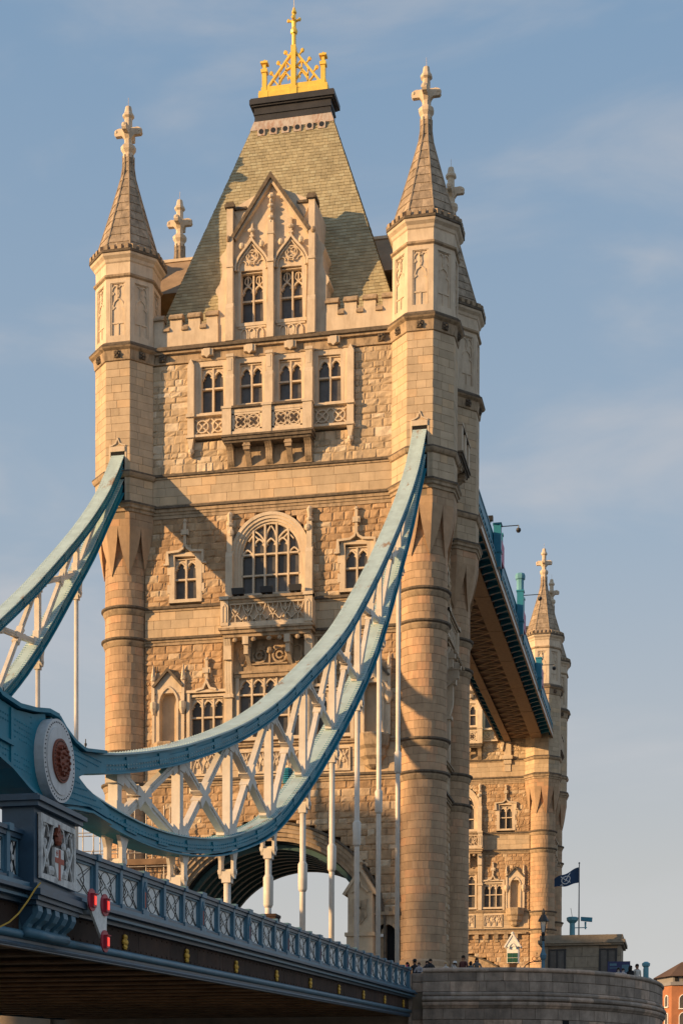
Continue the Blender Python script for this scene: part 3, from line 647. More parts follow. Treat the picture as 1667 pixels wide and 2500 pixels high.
    for k in range(4):
        T = rot(c, k * pi / 2); b.T = T
        b.prismx([(-.15, 59.55), (-.4, 59.86), (-.8, 59.86), (-.88, 59.98), (-.82, 60.22), (-.66, 60.3), (-.15, 60.3)], -.14, .14)
        b.ball((0, -.74, 60.12), .2, .16, .17, 8, 5); b.ball((0, -.55, 60.28), .13, .16, .1, 6, 4); b.T = None
    b.tube((cx, cy, 61.6), (cx, cy, 62.2), .012)
    b.build('cross_finial', 'portland', t)
    if slot:
        y = cy - AP
        b = MB(); b.box(cx - .46, cx + .46, y - .004, y + .6, 36.3, 39.9); b.build('slot_shade', 'slot_dark', t)  # near-black box painted in for the shade inside the slot
        b = MB(); b.box(cx - .46, cx + .46, y - .09, y + .2, 39.9, 40.2); b.ribbon([(cx - .5, 40.25), (cx - .35, 40.28), (cx - .12, 40.4), (cx, 40.7), (cx + .12, 40.4), (cx + .35, 40.28), (cx + .5, 40.25)], .07, y - .08, y + .05)
        for s in (-1, 1): b.box(cx + s * .5 - .05, cx + s * .5 + .05, y - .03, y + .1, 36.9, 40.25)
        b.build('slot_lintel', 'portland', t)
    return t
mat('spire_stone', (.37, .295, .215), .92, tone=.2, var=.25, vscale=2.5, bump=.3, dirt=.6, dirtcol=(.09, .075, .06), dirtscale=(2, 2, 1.2))

# ------------------------------------------------------------------ tower
def tower(yoff, label, far=False):
    root = empty('bridge_tower', (0, yoff, 0)); tag(root, label, 'tower', 'bridge towers')
    AZ, AA, AB = 11.0, 6.1, 5.4                            # road arch: springing, half span, rise
    def archpoly(hx):
        return [(-hx, 6.6), (-AA, 6.6)] + arc(0, AZ, AA, 180, 0, 24, AB) + [(AA, 6.6), (hx, 6.6), (hx, 46.4), (-hx, 46.4)]
    m = MB(); m.prism(archpoly(8.2), -5.02, 5.02); m.prism(archpoly(9.15), -3.5, 3.5)
    wall = m.build('wall', 'joint', root)
    pr = Pool('stone_block', 0 if far else 300); pa = Pool('ashlar_block', 0 if far else 300)
    ell = lambda a, b, z: a * sqrt(max(0, 1 - ((z - AZ) / b) ** 2)) if z > AZ else a
    def h_arch(z): return (-ell(7.15, 6.55, z), ell(7.15, 6.55, z)) if z < 17.5 else None
    def h_win(z):
        if not 30.7 < z < 36.05: return None
        hw = 2.55 if z < 33.5 else 2.5 * sqrt(max(0, 1 - ((z - 33.5) / 2.6) ** 2)); return (-max(hw, .2), max(hw, .2))
    holes_low = [(-7.35, -5.35, 22.1, 26.0), (5.35, 7.35, 22.1, 26.0), (-5.1, 5.1, 22.1, 25.45), (-3.0, 3.0, 22, 28.6)]
    holes_mid = [h_win, (-6.3, -4.3, 30.9, 33.9), (4.3, 6.3, 30.9, 33.9)]
    holes_up = [(-5.12, 5.12, 40.75, 45.4), (-2.6, 2.6, 38.7, 40.8)]
    xw = 7.9
    for z0, z1, holes in ((6.7, 19.8, [h_arch, (6.7, 8.3, 6, 11.3)]), (22.1, 28.4, holes_low), (30.8, 36.1, holes_mid)):
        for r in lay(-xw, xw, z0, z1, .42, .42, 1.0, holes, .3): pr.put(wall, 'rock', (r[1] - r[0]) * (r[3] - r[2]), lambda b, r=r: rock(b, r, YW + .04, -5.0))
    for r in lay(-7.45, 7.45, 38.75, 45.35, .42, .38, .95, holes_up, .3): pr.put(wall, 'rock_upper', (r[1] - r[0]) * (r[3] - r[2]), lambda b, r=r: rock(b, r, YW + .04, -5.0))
    for z0, z1, hx in ((28.9, 30.5, 7.9), (36.9, 38.5, 7.45), (20.2, 22.05, 7.9)):
        hl = [(-5.0, -2.8, 20.3, 22.2), (-1.95, 1.95, 20.3, 22.2), (2.8, 5.0, 20.3, 22.2)] if z0 < 25 else []
        for r in lay(-hx, hx, z0, z1, .5, .8, 1.5, hl): pa.put(wall, 'ashlar', (r[1] - r[0]) * (r[3] - r[2]) * 1.3, lambda b, r=r: flat(b, r, YW, -5.0))
    # right side wall, seen along its length
    hs = [(-1.3, 1.3, 41.9, 45.4), (-1.2, 1.2, 30.9, 34.0), (-1.2, 1.2, 22.4, 25.6), (-.8, .8, 10.5, 18)]
    for z0, z1 in ((6.7, 19.8), (22.1, 28.4), (30.8, 36.1), (38.75, 45.35)):
        for r in lay(-3.6, 3.6, z0, z1, .40, .5, .95, hs): pr.put(wall, 'rock', .01 * (r[1] - r[0]), lambda b, r=r: (setattr(b, 'T', T_RIGHT), rock(b, r, -5.46, -5.0), setattr(b, 'T', None)))
    for z0, z1 in ((28.9, 30.5), (36.9, 38.5), (20.2, 22.05)):
        for r in lay(-3.6, 3.6, z0, z1, .5, .8, 1.5): pa.put(wall, 'ashlar', .01, lambda b, r=r: (setattr(b, 'T', T_RIGHT), flat(b, r, -5.5, -5.0), setattr(b, 'T', None)))
    # string courses round the walls: (z0, z1, projection, material)
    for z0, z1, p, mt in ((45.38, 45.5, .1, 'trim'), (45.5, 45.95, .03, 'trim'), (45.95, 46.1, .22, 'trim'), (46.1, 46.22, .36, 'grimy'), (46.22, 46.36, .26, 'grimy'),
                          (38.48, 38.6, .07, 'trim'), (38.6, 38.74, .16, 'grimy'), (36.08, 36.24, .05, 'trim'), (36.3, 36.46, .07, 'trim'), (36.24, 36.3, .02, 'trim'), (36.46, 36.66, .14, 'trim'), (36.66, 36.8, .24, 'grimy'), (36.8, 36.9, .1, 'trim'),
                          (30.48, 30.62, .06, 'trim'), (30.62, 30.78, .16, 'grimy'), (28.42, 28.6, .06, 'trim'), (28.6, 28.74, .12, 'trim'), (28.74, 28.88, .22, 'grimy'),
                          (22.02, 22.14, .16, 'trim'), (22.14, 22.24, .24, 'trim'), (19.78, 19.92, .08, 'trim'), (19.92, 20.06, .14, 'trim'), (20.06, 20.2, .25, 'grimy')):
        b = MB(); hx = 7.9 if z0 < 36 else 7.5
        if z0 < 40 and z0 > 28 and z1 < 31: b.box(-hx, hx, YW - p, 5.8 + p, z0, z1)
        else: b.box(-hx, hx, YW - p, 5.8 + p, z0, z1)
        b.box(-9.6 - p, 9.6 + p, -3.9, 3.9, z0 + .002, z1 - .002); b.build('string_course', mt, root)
    # cornice: flower bosses and small crenellated dies
    for x in (-6.75, 6.75):
        b = MB(); b.box(x - .2, x + .2, YW - .2, YW, 45.52, 45.92)
        for a in range(5): b.ball((x + .14 * cos(a * 1.256), YW - .22, 45.72 + .14 * sin(a * 1.256)), .08, .07, .08, 6, 4)
        b.build('flower_boss', 'grimy', root)
    for x in (-3.9, -1.25, 1.25, 3.9):
        b = MB(); b.box(x - .36, x + .36, YW - .3, YW, 45.62, 46.0); b.prism([(x - .2, 46.0), (x + .2, 46.0), (x + .2, 45.65), (x, 45.45), (x - .2, 45.65)], YW - .38, YW - .28); b.build('shield', 'portland', root)
    # front window range, upper storey
    b = MB(T_FRONT)
    for x0, x1 in ((-5.12, -4.48), (-2.78, -2.07), (-.35, .35), (2.07, 2.78), (4.48, 5.12)): b.box(x0, x1, -5.55, -5.0, 40.75, 45.42)
    for x0, x1 in ((-4.5, -2.75), (2.75, 4.5)): b.box(x0, x1, -5.56, -5.0, 40.75, 42.1)
    b.box(-5.1, 5.1, -5.54, -5.0, 45.14, 45.41); b.box(-2.1, -.3, -5.545, -5.0, 40.7, 42.45); b.box(.3, 2.1, -5.545, -5.0, 40.7, 42.45)
    wr = b.build('window_range', 'portland', root)
    for x in (-2.43, 0, 2.43):
        b = MB(T_FRONT); b.box(x - .2, x + .2, -5.95, -5.5, 42.0, 45.5); b.box(x - .25, x + .25, -6.05, -5.5, 42.0, 44.0); b.prismx([(-6.05, 44.0), (-5.95, 44.25), (-5.5, 44.25), (-5.5, 44.0)], x - .25, x + .25); b.box(x - .24, x + .24, -6.0, -5.5, 45.3, 45.45); b.box(x - .1, x + .1, -5.97, -5.9, 44.5, 45.2); b.build('buttress', 'portland', root)
    for s in (-1, 1):
        x = s * 4.92; b = MB(T_FRONT); b.box(x - .2, x + .2, -5.82, -5.0, 40.8, 45.1); b.prism([(x - .2, 45.1), (x + .2, 45.1), (x, 45.5)], -5.8, -5.1); b.box(x - .26, x + .26, -5.95, -5.0, 41.95, 42.15); b.box(x - .26, x + .26, -5.95, -5.0, 40.7, 40.86)
        b.prism([(x - .2, 40.7), (x + .2, 40.7), (x + .1, 40.1), (x, 39.6), (x - .1, 40.1)], -5.85, -5.3); b.ball((x, -5.7, 39.95), .2, .2, .22); b.build('buttress', 'portland', root)
        a0, a1 = (2.7, 4.72) if s > 0 else (-4.72, -2.7)
        b = MB(T_FRONT); b.box(a0, a1, -5.86, -5.0, 41.98, 42.1); b.box(a0, a1, -5.9, -5.0, 40.72, 40.86)
        for k in range(2):
            c = a0 + (a1 - a0) * (k + .5) / 2; ww = (a1 - a0) / 2
            b.ribbon([(c - ww * .45, 40.95), (c + ww * .45, 41.85)], .07, -5.68, -5.5); b.ribbon([(c - ww * .45, 41.85), (c + ww * .45, 40.95)], .07, -5.68, -5.5); b.ribbon(arc(c, 41.4, .36, 0, 360, 14)[:-1], .07, -5.7, -5.5, True); b.ball((c, -5.6, 41.4), .13)
        b.build('apron_panel', 'portland', root)
    for c, z0 in ((-3.62, 42.25), (-1.21, 42.6), (1.21, 42.6), (3.62, 42.25)): window(root, c, z0, 44.95, 1.4, 2, (43.75,), spring=44.3, fwid=.15)
    balcony_upper(root); balcony_lower(root)
    # great arched window and shafts
    window(root, 0, 31.2, 35.4, 3.6, 5, (32.33, 33.59), arch=(33.55, 1.8, 1.87), spring=34.0)
    for s in (-1, 1):
        b = MB(T_FRONT); x = s * 2.46; b.box(x - .16, x + .16, -5.85, -5.0, 30.8, 35.2); b.box(x - .22, x + .22, -5.95, -5.0, 30.8, 33.4); b.prismx([(-5.95, 33.4), (-5.8, 33.75), (-5.4, 33.75), (-5.4, 33.4)], x - .22, x + .22)
        b.lathe([(.14, 35.2), (.22, 35.3), (.22, 35.4), (.12, 35.5), (.16, 35.8), (.2, 35.95), (.05, 36.15)], 8, (x, -5.72), False); b.ball((x - s * .1, -5.85, 34.85), .2, .15, .22); b.build('shaft', 'portland', root)
        window(root, s * 5.3, 31.15, 33.58, 1.4, 2, (32.38,), fwid=.28, spring=32.95)
        for k in range(5):
            e = .17 if k % 2 else .04
            for q in (-1, 1):
                b = MB(T_FRONT); b.box(min(s * 5.3 + q * .9, s * 5.3 + q * (1.0 + e)), max(s * 5.3 + q * .9, s * 5.3 + q * (1.0 + e)), -5.55, -5.0, 31.0 + k * .56, 31.52 + k * .56); b.build('quoin', 'portland', root)
        hood(root, s * 5.3, 33.98, 1.12, .72, T_FRONT, 1.55)
        # lower storey: three-light windows, niches
        window(root, s * 3.9, 22.6, 25.1, 2.1, 3, (23.96,), fwid=.16, spring=24.5)
        b = MB(T_FRONT); b.box(min(s * 2.55, s * 5.2), max(s * 2.55, s * 5.2), -5.7, -5.0, 25.42, 25.58); b.ribbon([(s * 3.3, 25.55), (s * 3.7, 25.65), (s * 3.92, 26.1), (s * 4.14, 25.65), (s * 4.6, 25.55)], .13, -5.78, -5.3); finial(b, s * 3.92, -5.66, 26.0, 1.35, 1.3); b.box(min(s * 5.0, s * 5.2), max(s * 5.0, s * 5.2), -5.65, -5.0, 22.26, 25.42); b.build('hood_mould', 'portland', root)
        x = s * 6.36; b = MB(T_FRONT)
        inn = [(x - .6, 22.45)] + pointed(x - .6, x + .6, 24.9, .9) + [(x + .6, 22.45)]
        b.ribbon(inn, .12, -5.72, -5.0); b.ribbon([(x - .78, 22.45)] + pointed(x - .78, x + .78, 24.9, .9) + [(x + .78, 22.45)], .24, -5.62, -5.0)
        b.prism([(x - 1.0, 25.5), (x + 1.0, 25.5), (x + .9, 25.9), (x + .05, 26.75), (x - .05, 26.75), (x - .9, 25.9)], -5.64, -5.0)
        for q in (-1, 1):
            b.box(x + q * .95 - .1, x + q * .95 + .1, -5.75, -5.0, 24.9, 26.5); b.lathe([(.15, 26.4), (.13, 26.6), (.02, 27.25)], 4, (x + q * .95, -5.65), False); b.ball((x + q * .95, -5.68, 26.3), .17, .15, .12)
            b.box(x + q * .95 - .08, x + q * .95 + .08, -5.68, -5.0, 22.4, 24.4); b.lathe([(.1, 24.2), (.24, 24.55), (.24, 24.9), (.12, 25.0)], 8, (x + q * .92, -5.68), False)
        ni = b.build('niche', 'portland', root)
        b = MB(T_FRONT); b.ribbon([(x - .95, 25.85), (x, 26.9), (x + .95, 25.85)], .14, -5.85, -5.0); b.build('niche_coping', 'grimy', ni)
        b = MB(T_FRONT)
        for k in range(8):
            a0, a1 = pi + pi * k / 8, pi + pi * (k + 1) / 8
            b.add([(x + .58 * cos(a0), -5.12 - .0 - .3 * sin(a0) * -1 + .0, 22.4), (x + .58 * cos(a1), -5.12 + .3 * sin(a1) * -1 * -1, 22.4), (x + .58 * cos(a1), -5.12 + .3 * sin(a1), 25.9), (x + .58 * cos(a0), -5.12 + .3 * sin(a0), 25.9)], [(0, 1, 2, 3)]) if False else None
        b.box(x - .7, x + .7, -5.2, -5.0, 22.4, 26.0)
        for k in (-1, 1): b.prismx([(-5.6, 22.4), (-5.15, 22.4), (-5.15, 25.2), (-5.6, 25.2)], x + k * .55 - .03, x + k * .55 + .03)
        b.build('niche_back', 'ashlar', ni)
        b = MB(T_FRONT); b.lathe([(.25, 20.4), (.5, 20.6), (.55, 20.9), (.75, 21.1), (.78, 21.5), (.95, 21.7), (1.0, 22.1), (1.05, 22.3), (.95, 22.42)], 8, (x, -5.45)); b.build('niche_corbel', 'trim', ni)
        # panels of the frieze
    for x0, x1 in ((-5.0, -2.85), (-1.92, 0), (0, 1.92), (2.85, 5.0)):
        b = MB(T_FRONT); b.box(x0, x1, -5.46, -5.0, 20.2, 22.03); b.ribbon([(x0 + .08, 20.45), (x0 + .08, 21.75), (x1 - .08, 21.75), (x1 - .08, 20.45)], .1, -5.6, -5.4, True)
        n = 3; ww = (x1 - x0 - .3) / n
        for k in range(n):
            c = x0 + .15 + ww * (k + .5)
            b.ribbon([(c - ww * .45, 21.65), (c - ww * .1, 21.3), (c - ww * .35, 20.95), (c - ww * .45, 20.55)], .06, -5.56, -5.4); b.ribbon([(c + ww * .45, 21.65), (c + ww * .1, 21.3), (c + ww * .35, 20.95), (c + ww * .45, 20.55)], .06, -5.56, -5.4); b.ball((c, -5.48, 21.05), .13, .08, .2, 6, 4); b.prism([(c - .06, 21.3), (c + .06, 21.3), (c, 21.7)], -5.54, -5.4)
        b.build('frieze_panel', 'portland', root)
    window(root, 0, 22.6, 26.2, 3.84, 5, (23.9, 25.19), fwid=.2, spring=25.55)
    b = MB(T_FRONT); b.box(-2.2, 2.2, -5.66, -5.0, 26.42, 26.56); b.box(-2.2, 2.2, -5.58, -5.0, 26.2, 26.42)
    for s in (-1, 1): b.box(min(s * 2.1, s * 2.95), max(s * 2.1, s * 2.95), -5.52, -5.0, 22.2, 28.45)
    b.build('window_head', 'trim', root)
    # road arch mouldings and vault
    for o, y, wd in ((.12, -5.25, .26), (.36, -5.4, .26), (.6, -5.52, .24), (.82, -5.6, .22), (1.02, -5.72, .14)):
        b = MB(T_FRONT); b.ribbon([(-AA - o, 6.7)] + arc(0, AZ, AA + o, 180, 0, 36, AB + o) + [(AA + o, 6.7)], wd, y, -5.0); b.build('arch_moulding', 'trim' if o < 1 else 'grimy', root)
    b = MB(T_FRONT); b.ribbon([(-AA + .04, 6.7)] + arc(0, AZ, AA - .04, 180, 0, 36, AB - .04) + [(AA - .04, 6.7)], .1, -4.9, 5.0); va = b.build('vault', 'barrel', root)
    for k in range(9):
        b = MB(T_FRONT); y = -4.4 + k * 1.15; b.ribbon(arc(0, AZ, AA - .2, 180, 0, 36, AB - .2), .26, y, y + .3); b.ribbon(arc(0, AZ, AA - .36, 180, 0, 36, AB - .36), .05, y - .03, y + .33); b.build('vault_rib', 'rib_teal', va)
    for s in (-1, 1):                                     # gabled piers with shields beside the arch
        x = s * 5.75; b = MB(T_FRONT); b.box(x - .8, x + .8, -6.4, -5.0, 6.7, 10.4); b.box(x - .9, x + .9, -6.5, -5.0, 10.4, 10.62); b.box(x - .75, x + .75, -6.3, -5.0, 10.62, 12.9)
        gp = b.build('arch_pier', 'ashlar', root)
        b = MB(T_FRONT); b.prism([(x - .95, 12.9), (x + .95, 12.9), (x, 14.4)], -6.3, -5.0); b.ribbon([(x - 1.0, 12.85), (x, 14.35), (x + 1.0, 12.85)], .16, -6.45, -5.0); b.ribbon([(x - .5, 13.0), (x - .1, 13.35), (x, 13.8), (x + .1, 13.35), (x + .5, 13.0)], .09, -6.42, -6.2)
        b.lathe([(.08, 14.3), (.1, 14.6), (.22, 14.75), (.08, 14.95), (.04, 15.2)], 6, (x, -6.3), False)
        for q in (-1, 1): b.ribbon(arc(x + q * .22, 14.55, .2, 90 - q * 90, 90 + q * 140, 6), .09, -6.35, -6.15)
        b.build('gablet', 'ashlar', gp)
        b = MB(T_FRONT); b.prism([(x - .4, 12.6), (x - .12, 12.5), (x + .12, 12.5), (x + .4, 12.6), (x + .34, 12.0), (x + .42, 11.6), (x + .1, 11.2), (x, 11.1), (x - .1, 11.2), (x - .42, 11.6), (x - .34, 12.0)], -6.4, -6.2); b.box(x - .06, x + .06, -6.43, -6.3, 11.3, 12.5); b.box(x - .35, x + .35, -6.43, -6.3, 12.0, 12.12); b.build('shield', 'trim', gp)
    # side doorway by the right turret
    b = MB(T_FRONT); b.box(6.65, 7.95, -5.2, -5.0, 6.7, 11.3); b.build('doorway', 'slot_dark', root)
    b = MB(T_FRONT); b.ribbon([(6.75, 6.7)] + pointed(6.75, 7.9, 10.5, .7) + [(7.9, 6.7)], .2, -5.6, -5.0); b.box(6.5, 8.0, -5.75, -5.0, 11.7, 11.9); b.box(6.55, 8.0, -5.55, -5.0, 11.25, 11.7)
    for k in range(3): b.box(6.6 + k * .48, 6.9 + k * .48, -5.72, -5.0, 11.9, 12.2)
    b.build('door_surround', 'trim', root)
    # parapet with merlons
    b = MB(); b.box(-7.5, -3.33, -5.72, -5.3, 46.36, 47.62); b.box(3.33, 7.5, -5.72, -5.3, 46.36, 47.62); b.box(-7.5, 7.5, 5.3, 5.72, 46.36, 47.62); b.box(9.4, 9.8, -3.6, 3.6, 46.36, 47.62); b.box(-9.8, -9.4, -3.6, 3.6, 46.36, 47.62)
    pp = b.build('parapet', 'portland', root)
    for s in (-1, 1):
        for x0, x1 in ((3.36, 4.06), (4.46, 5.2), (5.62, 6.36), (6.78, 7.48)):
            a0, a1 = (x0, x1) if s > 0 else (-x1, -x0)
            b = MB(); b.box(a0, a1, -5.7, -5.32, 47.62, 48.14); b.build('merlon', 'portland', pp)
            b = MB(); b.add([(a0 - .05, -5.84, 48.12), (a1 + .05, -5.84, 48.12), (a1 + .05, -5.2, 48.12), (a0 - .05, -5.2, 48.12), (a0 - .05, -5.84, 48.22), (a1 + .05, -5.84, 48.22), (a1 + .05, -5.6, 48.5), (a0 - .05, -5.6, 48.5), (a1 + .05, -5.2, 48.5), (a0 - .05, -5.2, 48.5)],
                            [(0, 3, 2, 1), (0, 1, 5, 4), (4, 5, 6, 7), (7, 6, 8, 9), (1, 2, 8, 6, 5), (0, 4, 7, 9, 3), (2, 3, 9, 8)]); b.build('coping', 'trim', pp)
        for x0, x1 in ((4.06, 4.46), (5.2, 5.62), (6.36, 6.78)):
            a0, a1 = (x0, x1) if s > 0 else (-x1, -x0)
            b = MB(); b.add([(a0, -5.84, 47.42), (a1, -5.84, 47.42), (a1, -5.7, 47.42), (a0, -5.7, 47.42), (a0, -5.84, 47.52), (a1, -5.84, 47.52), (a1, -5.6, 47.82), (a0, -5.6, 47.82), (a1, -5.25, 47.82), (a0, -5.25, 47.82), (a0, -5.25, 47.5), (a1, -5.25, 47.5)],
                            [(0, 1, 5, 4), (4, 5, 6, 7), (7, 6, 8, 9), (0, 3, 2, 1), (9, 8, 11, 10), (1, 2, 11, 8, 6, 5), (0, 4, 7, 9, 10, 3)]); b.build('coping', 'trim', pp)
    for y in (-2.6, -1.3, 0, 1.3, 2.6):
        b = MB(); b.box(9.38, 9.82, y - .36, y + .36, 47.62, 48.4); b.build('merlon', 'portland', pp)
    # dormers
    dormer(root); dormer(root, T_RIGHT, .66); dormer(root, lambda p: (p[1] - 4.1, -p[0], p[2]), .66)
    for s in (-1, 1):
        b = MB(); b.prismx([(-2.2, 51.6), (0, 54.75), (2.2, 51.6)], s * 3.0 if s > 0 else -9.4, 9.4 if s > 0 else -3.0); b.build('dormer_roof', 'slate_warm', root)
        b = MB(); b.box(3.0 if s > 0 else -9.4, 9.4 if s > 0 else -3.0, -.14, .14, 54.68, 54.86); b.build('ridge', 'portland', root)
    # side face storeys
    window(root, 0, 42.3, 44.9, 1.8, 2, (43.7,), T_RIGHT); window(root, 0, 31.2, 33.6, 1.6, 2, (32.4,), T_RIGHT); window(root, 0, 22.7, 25.2, 1.6, 2, (24.0,), T_RIGHT)
    window(root, 0, 15.2, 17.4, 1.0, 1, (16.3,), T_RIGHT); window(root, 0, 11.0, 13.4, 1.0, 1, (12.2,), T_RIGHT)
    balcony_upper(root, T_RIGHT, 1.8, -6.9); balcony_lower(root, T_RIGHT, 2.3, -6.2); hood(root, 0, 33.98, 1.12, .72, T_RIGHT, 1.5)
    # turrets
    turret(root, XT, -YT, pa, not far, far); turret(root, -XT, -YT, pa, not far, far); turret(root, XT, YT, pa, False, far); turret(root, -XT, YT, pa, False, far)
    pr.flush(); pa.flush()
    # main roof
    ZB, ZTp, BX, BY, TX, TY = 46.9, 62.75, 7.75, 5.05, 2.42, .5
    b = MB(); b.add([(-BX, -BY, ZB), (BX, -BY, ZB), (BX, BY, ZB), (-BX, BY, ZB), (-TX, -TY, ZTp), (TX, -TY, ZTp), (TX, TY, ZTp), (-TX, TY, ZTp)], [(0, 1, 5, 4), (1, 2, 6, 5), (2, 3, 7, 6), (3, 0, 4, 7), (4, 5, 6, 7)])
    roof = b.build('roof', 'slate', root)
    ps = Pool('shingle', 0 if far else 300)
    for side, (A0, A1, B0, B1) in enumerate((((-BX, -BY), (BX, -BY), (-TX, -TY), (TX, -TY)), ((BX, -BY), (BX, BY), (TX, -TY), (TX, TY)), ((-BX, BY), (-BX, -BY), (-TX, TY), (-TX, -TY)))):
        sl_ = Vector((B0[0] + B1[0] - A0[0] - A1[0], B0[1] + B1[1] - A0[1] - A1[1], 2 * (ZTp - ZB))) / 2; Ls = sl_.length; rows = int(Ls / .235)
        e = Vector((A1[0] - A0[0], A1[1] - A0[1], 0)).normalized(); nrm = e.cross(sl_.normalized()).normalized()
        if nrm.z < 0: nrm = -nrm
        for j in range(rows - 2):
            t0, t1 = j / rows, (j + 1.0) / rows
            P = lambda t, k: Vector((A0[0] + (B0[0] - A0[0]) * t, A0[1] + (B0[1] - A0[1]) * t, ZB + (ZTp - ZB) * t)) if k == 0 else Vector((A1[0] + (B1[0] - A1[0]) * t, A1[1] + (B1[1] - A1[1]) * t, ZB + (ZTp - ZB) * t))
            l0, r0, l1, r1 = P(t0, 0), P(t0, 1), P(t1, 0), P(t1, 1); W = (r0 - l0).length; x = -rng.uniform(0, .3)
            lo = (l1 - l0).dot(e); hi = W + (r1 - r0).dot(e); d = (l1 - l0) - e * lo
            while x < W:
                L = rng.uniform(.3, .42); a, bq = max(x, 0), min(x + L, W); x += L
                if bq - a < .05: continue
                def fn(bb, l0=l0, a=a, bq=bq, d=d, lo=lo, hi=hi, e=e, nrm=nrm):
                    k = rng.uniform(.025, .045); g = .006
                    p0 = l0 + e * (a + g) + nrm * k; p1 = l0 + e * (bq - g) + nrm * k; p2 = l0 + e * (min(bq, hi) - g) + d + nrm * .008; p3 = l0 + e * (max(a, lo) + g) + d + nrm * .008
                    bb.add([tuple(q) for q in (p0, p1, p2, p3, l0 + e * (a + g), l0 + e * (bq - g))], [(0, 1, 2, 3), (4, 5, 1, 0)], rng.random())
                ps.put(roof, 'slate', (2 - t0 if side == 0 and t0 > .12 else .1), fn)
    ps.flush()
    b = MB(); sl1 = (BY - TY) / (ZTp - ZB); sx = (BX - TX) / (ZTp - ZB)
    yy = lambda z, o=0: -(TY + (ZTp - z) * sl1) - o
    xx = lambda z: TX + (ZTp - z) * sx
    b.add([(-xx(61.95) - .03, yy(61.95, .07), 61.95), (xx(61.95) + .03, yy(61.95, .07), 61.95), (xx(62.8) + .03, yy(62.8, .07), 62.8), (-xx(62.8) - .03, yy(62.8, .07), 62.8), (-xx(61.95), yy(61.95), 61.95), (xx(61.95), yy(61.95), 61.95), (xx(62.8), yy(62.8), 62.8), (-xx(62.8), yy(62.8), 62.8)],
          [(0, 1, 2, 3), (4, 5, 1, 0), (5, 6, 2, 1), (7, 4, 0, 3)]); b.build('flashing', 'flashing', roof)
    for k in range(6):
        x = -1.95 + k * .78; b = MB(); b.tube((x, yy(61.75, -.05), 61.75), (x, yy(61.75, .16), 61.75), .16, None, 12); b.build('roof_vent', 'black_iron', roof)
        b = MB(); b.box(x - .24, x + .24, yy(61.5, .075), yy(61.5, -.1), 61.5, 61.96); b.build('vent_apron', 'flashing', roof)
    b = MB()
    for z0, z1, hx, hy in ((62.6, 63.0, 2.46, .62), (63.0, 63.12, 2.52, .68), (63.12, 63.45, 2.48, .66), (63.45, 63.55, 2.62, .78), (63.55, 63.85, 2.74, .88), (63.85, 63.95, 2.68, .82)): b.box(-hx, hx, -hy, hy, z0, z1)
    b.build('lead_cap', 'lead', roof)
    cg = MB(); y0, y1 = -.42, -.12                         # gilded cresting
    cg.box(-2.25, 2.25, y0 - .1, y1 + .1, 63.95, 64.45); cg.box(-2.1, 2.1, y0 + .03, y1 - .03, 64.45, 64.85); cg.box(-.25, .25, y0 - .15, y1 + .1, 63.95, 64.6)
    for s in (-1, 1):
        cg.box(s * 1.92 - .3, s * 1.92 + .3, y0 - .12, y1 + .12, 63.95, 64.55); cg.box(s * 1.9 - .14, s * 1.9 + .14, y0, y1, 64.5, 65.75); cg.box(s * 1.9 - .2, s * 1.9 + .2, y0 - .06, y1 + .06, 65.75, 65.95); cg.box(s * 1.9 - .1, s * 1.9 + .1, y0 + .03, y1 - .03, 65.95, 66.3); cg.box(s * 1.9 - .23, s * 1.9 + .23, y0 - .08, y1 + .08, 66.3, 66.42); cg.lathe([(.18, 66.42), (.1, 66.55), (.03, 66.62)], 6, (s * 1.9, -.27), False)
        cg.ribbon([(s * 1.75, 64.75), (s * .1, 66.85)], .115, y0 + .04, y1 - .04)
        for t in (.32, .6, .88):
            x, z = s * (1.75 - 1.65 * t), 64.75 + 2.1 * t; cg.ribbon([(x, z), (x + s * .22, z + .26)], .08, y0 + .1, y1 - .1); cg.ball((x + s * .25, -.27, z + .3), .14, .12, .14, 6, 4)
        cg.ribbon([(s * .92, 64.8), (s * .92, 65.3), (s * .5, 65.75), (s * .1, 66.0)], .075, y0 + .06, y1 - .06); cg.ribbon([(s * .1, 65.1), (s * .5, 65.6), (s * .85, 65.2), (s * .92, 64.8)], .075, y0 + .06, y1 - .06); cg.ribbon([(s * .5, 65.6), (s * .52, 66.35)], .075, y0 + .06, y1 - .06)
        cg.ribbon([(s * .1, 65.9), (s * .5, 66.3)], .06, y0 + .06, y1 - .06); cg.ribbon([(s * .95, 64.85), (s * 1.35, 65.3)], .065, y0 + .06, y1 - .06); cg.ribbon([(s * .92, 65.8), (s * .92, 65.2)], .06, y0 + .06, y1 - .06)
        for q in (.3, .72): cg.prism([(s * q, 65.3), (s * (q + .08), 65.12), (s * (q + .14), 65.32)], y0 + .08, y1 - .08)
    cg.box(-.15, .15, y0 - .06, y1 + .06, 64.4, 67.2)
    c2 = (0, -.27); cg.lathe([(.14, 67.2), (.13, 67.95), (.2, 68.0), (.24, 68.12), (.2, 68.22), (.13, 68.4), (.15, 68.7), (.12, 68.95), (.1, 69.2), (.17, 69.28), (.15, 69.38), (.09, 69.5), (.07, 69.6)], 8, c2, False); cg.tube((0, -.27, 69.5), (0, -.27, 70.1), .012)
    for s in (-1, 1): cg.tube((0, -.27, 68.75), (s * .3, -.27, 68.82), .09, .07); cg.ball((s * .36, -.27, 68.84), .11, .1, .12, 6, 4)
    cg.tube((0, -.27, 68.75), (0, -.55, 68.82), .09, .07); cg.ball((0, -.6, 68.84), .11, .1, .12, 6, 4)
    cg.build('gilded_cresting', 'gold', roof)
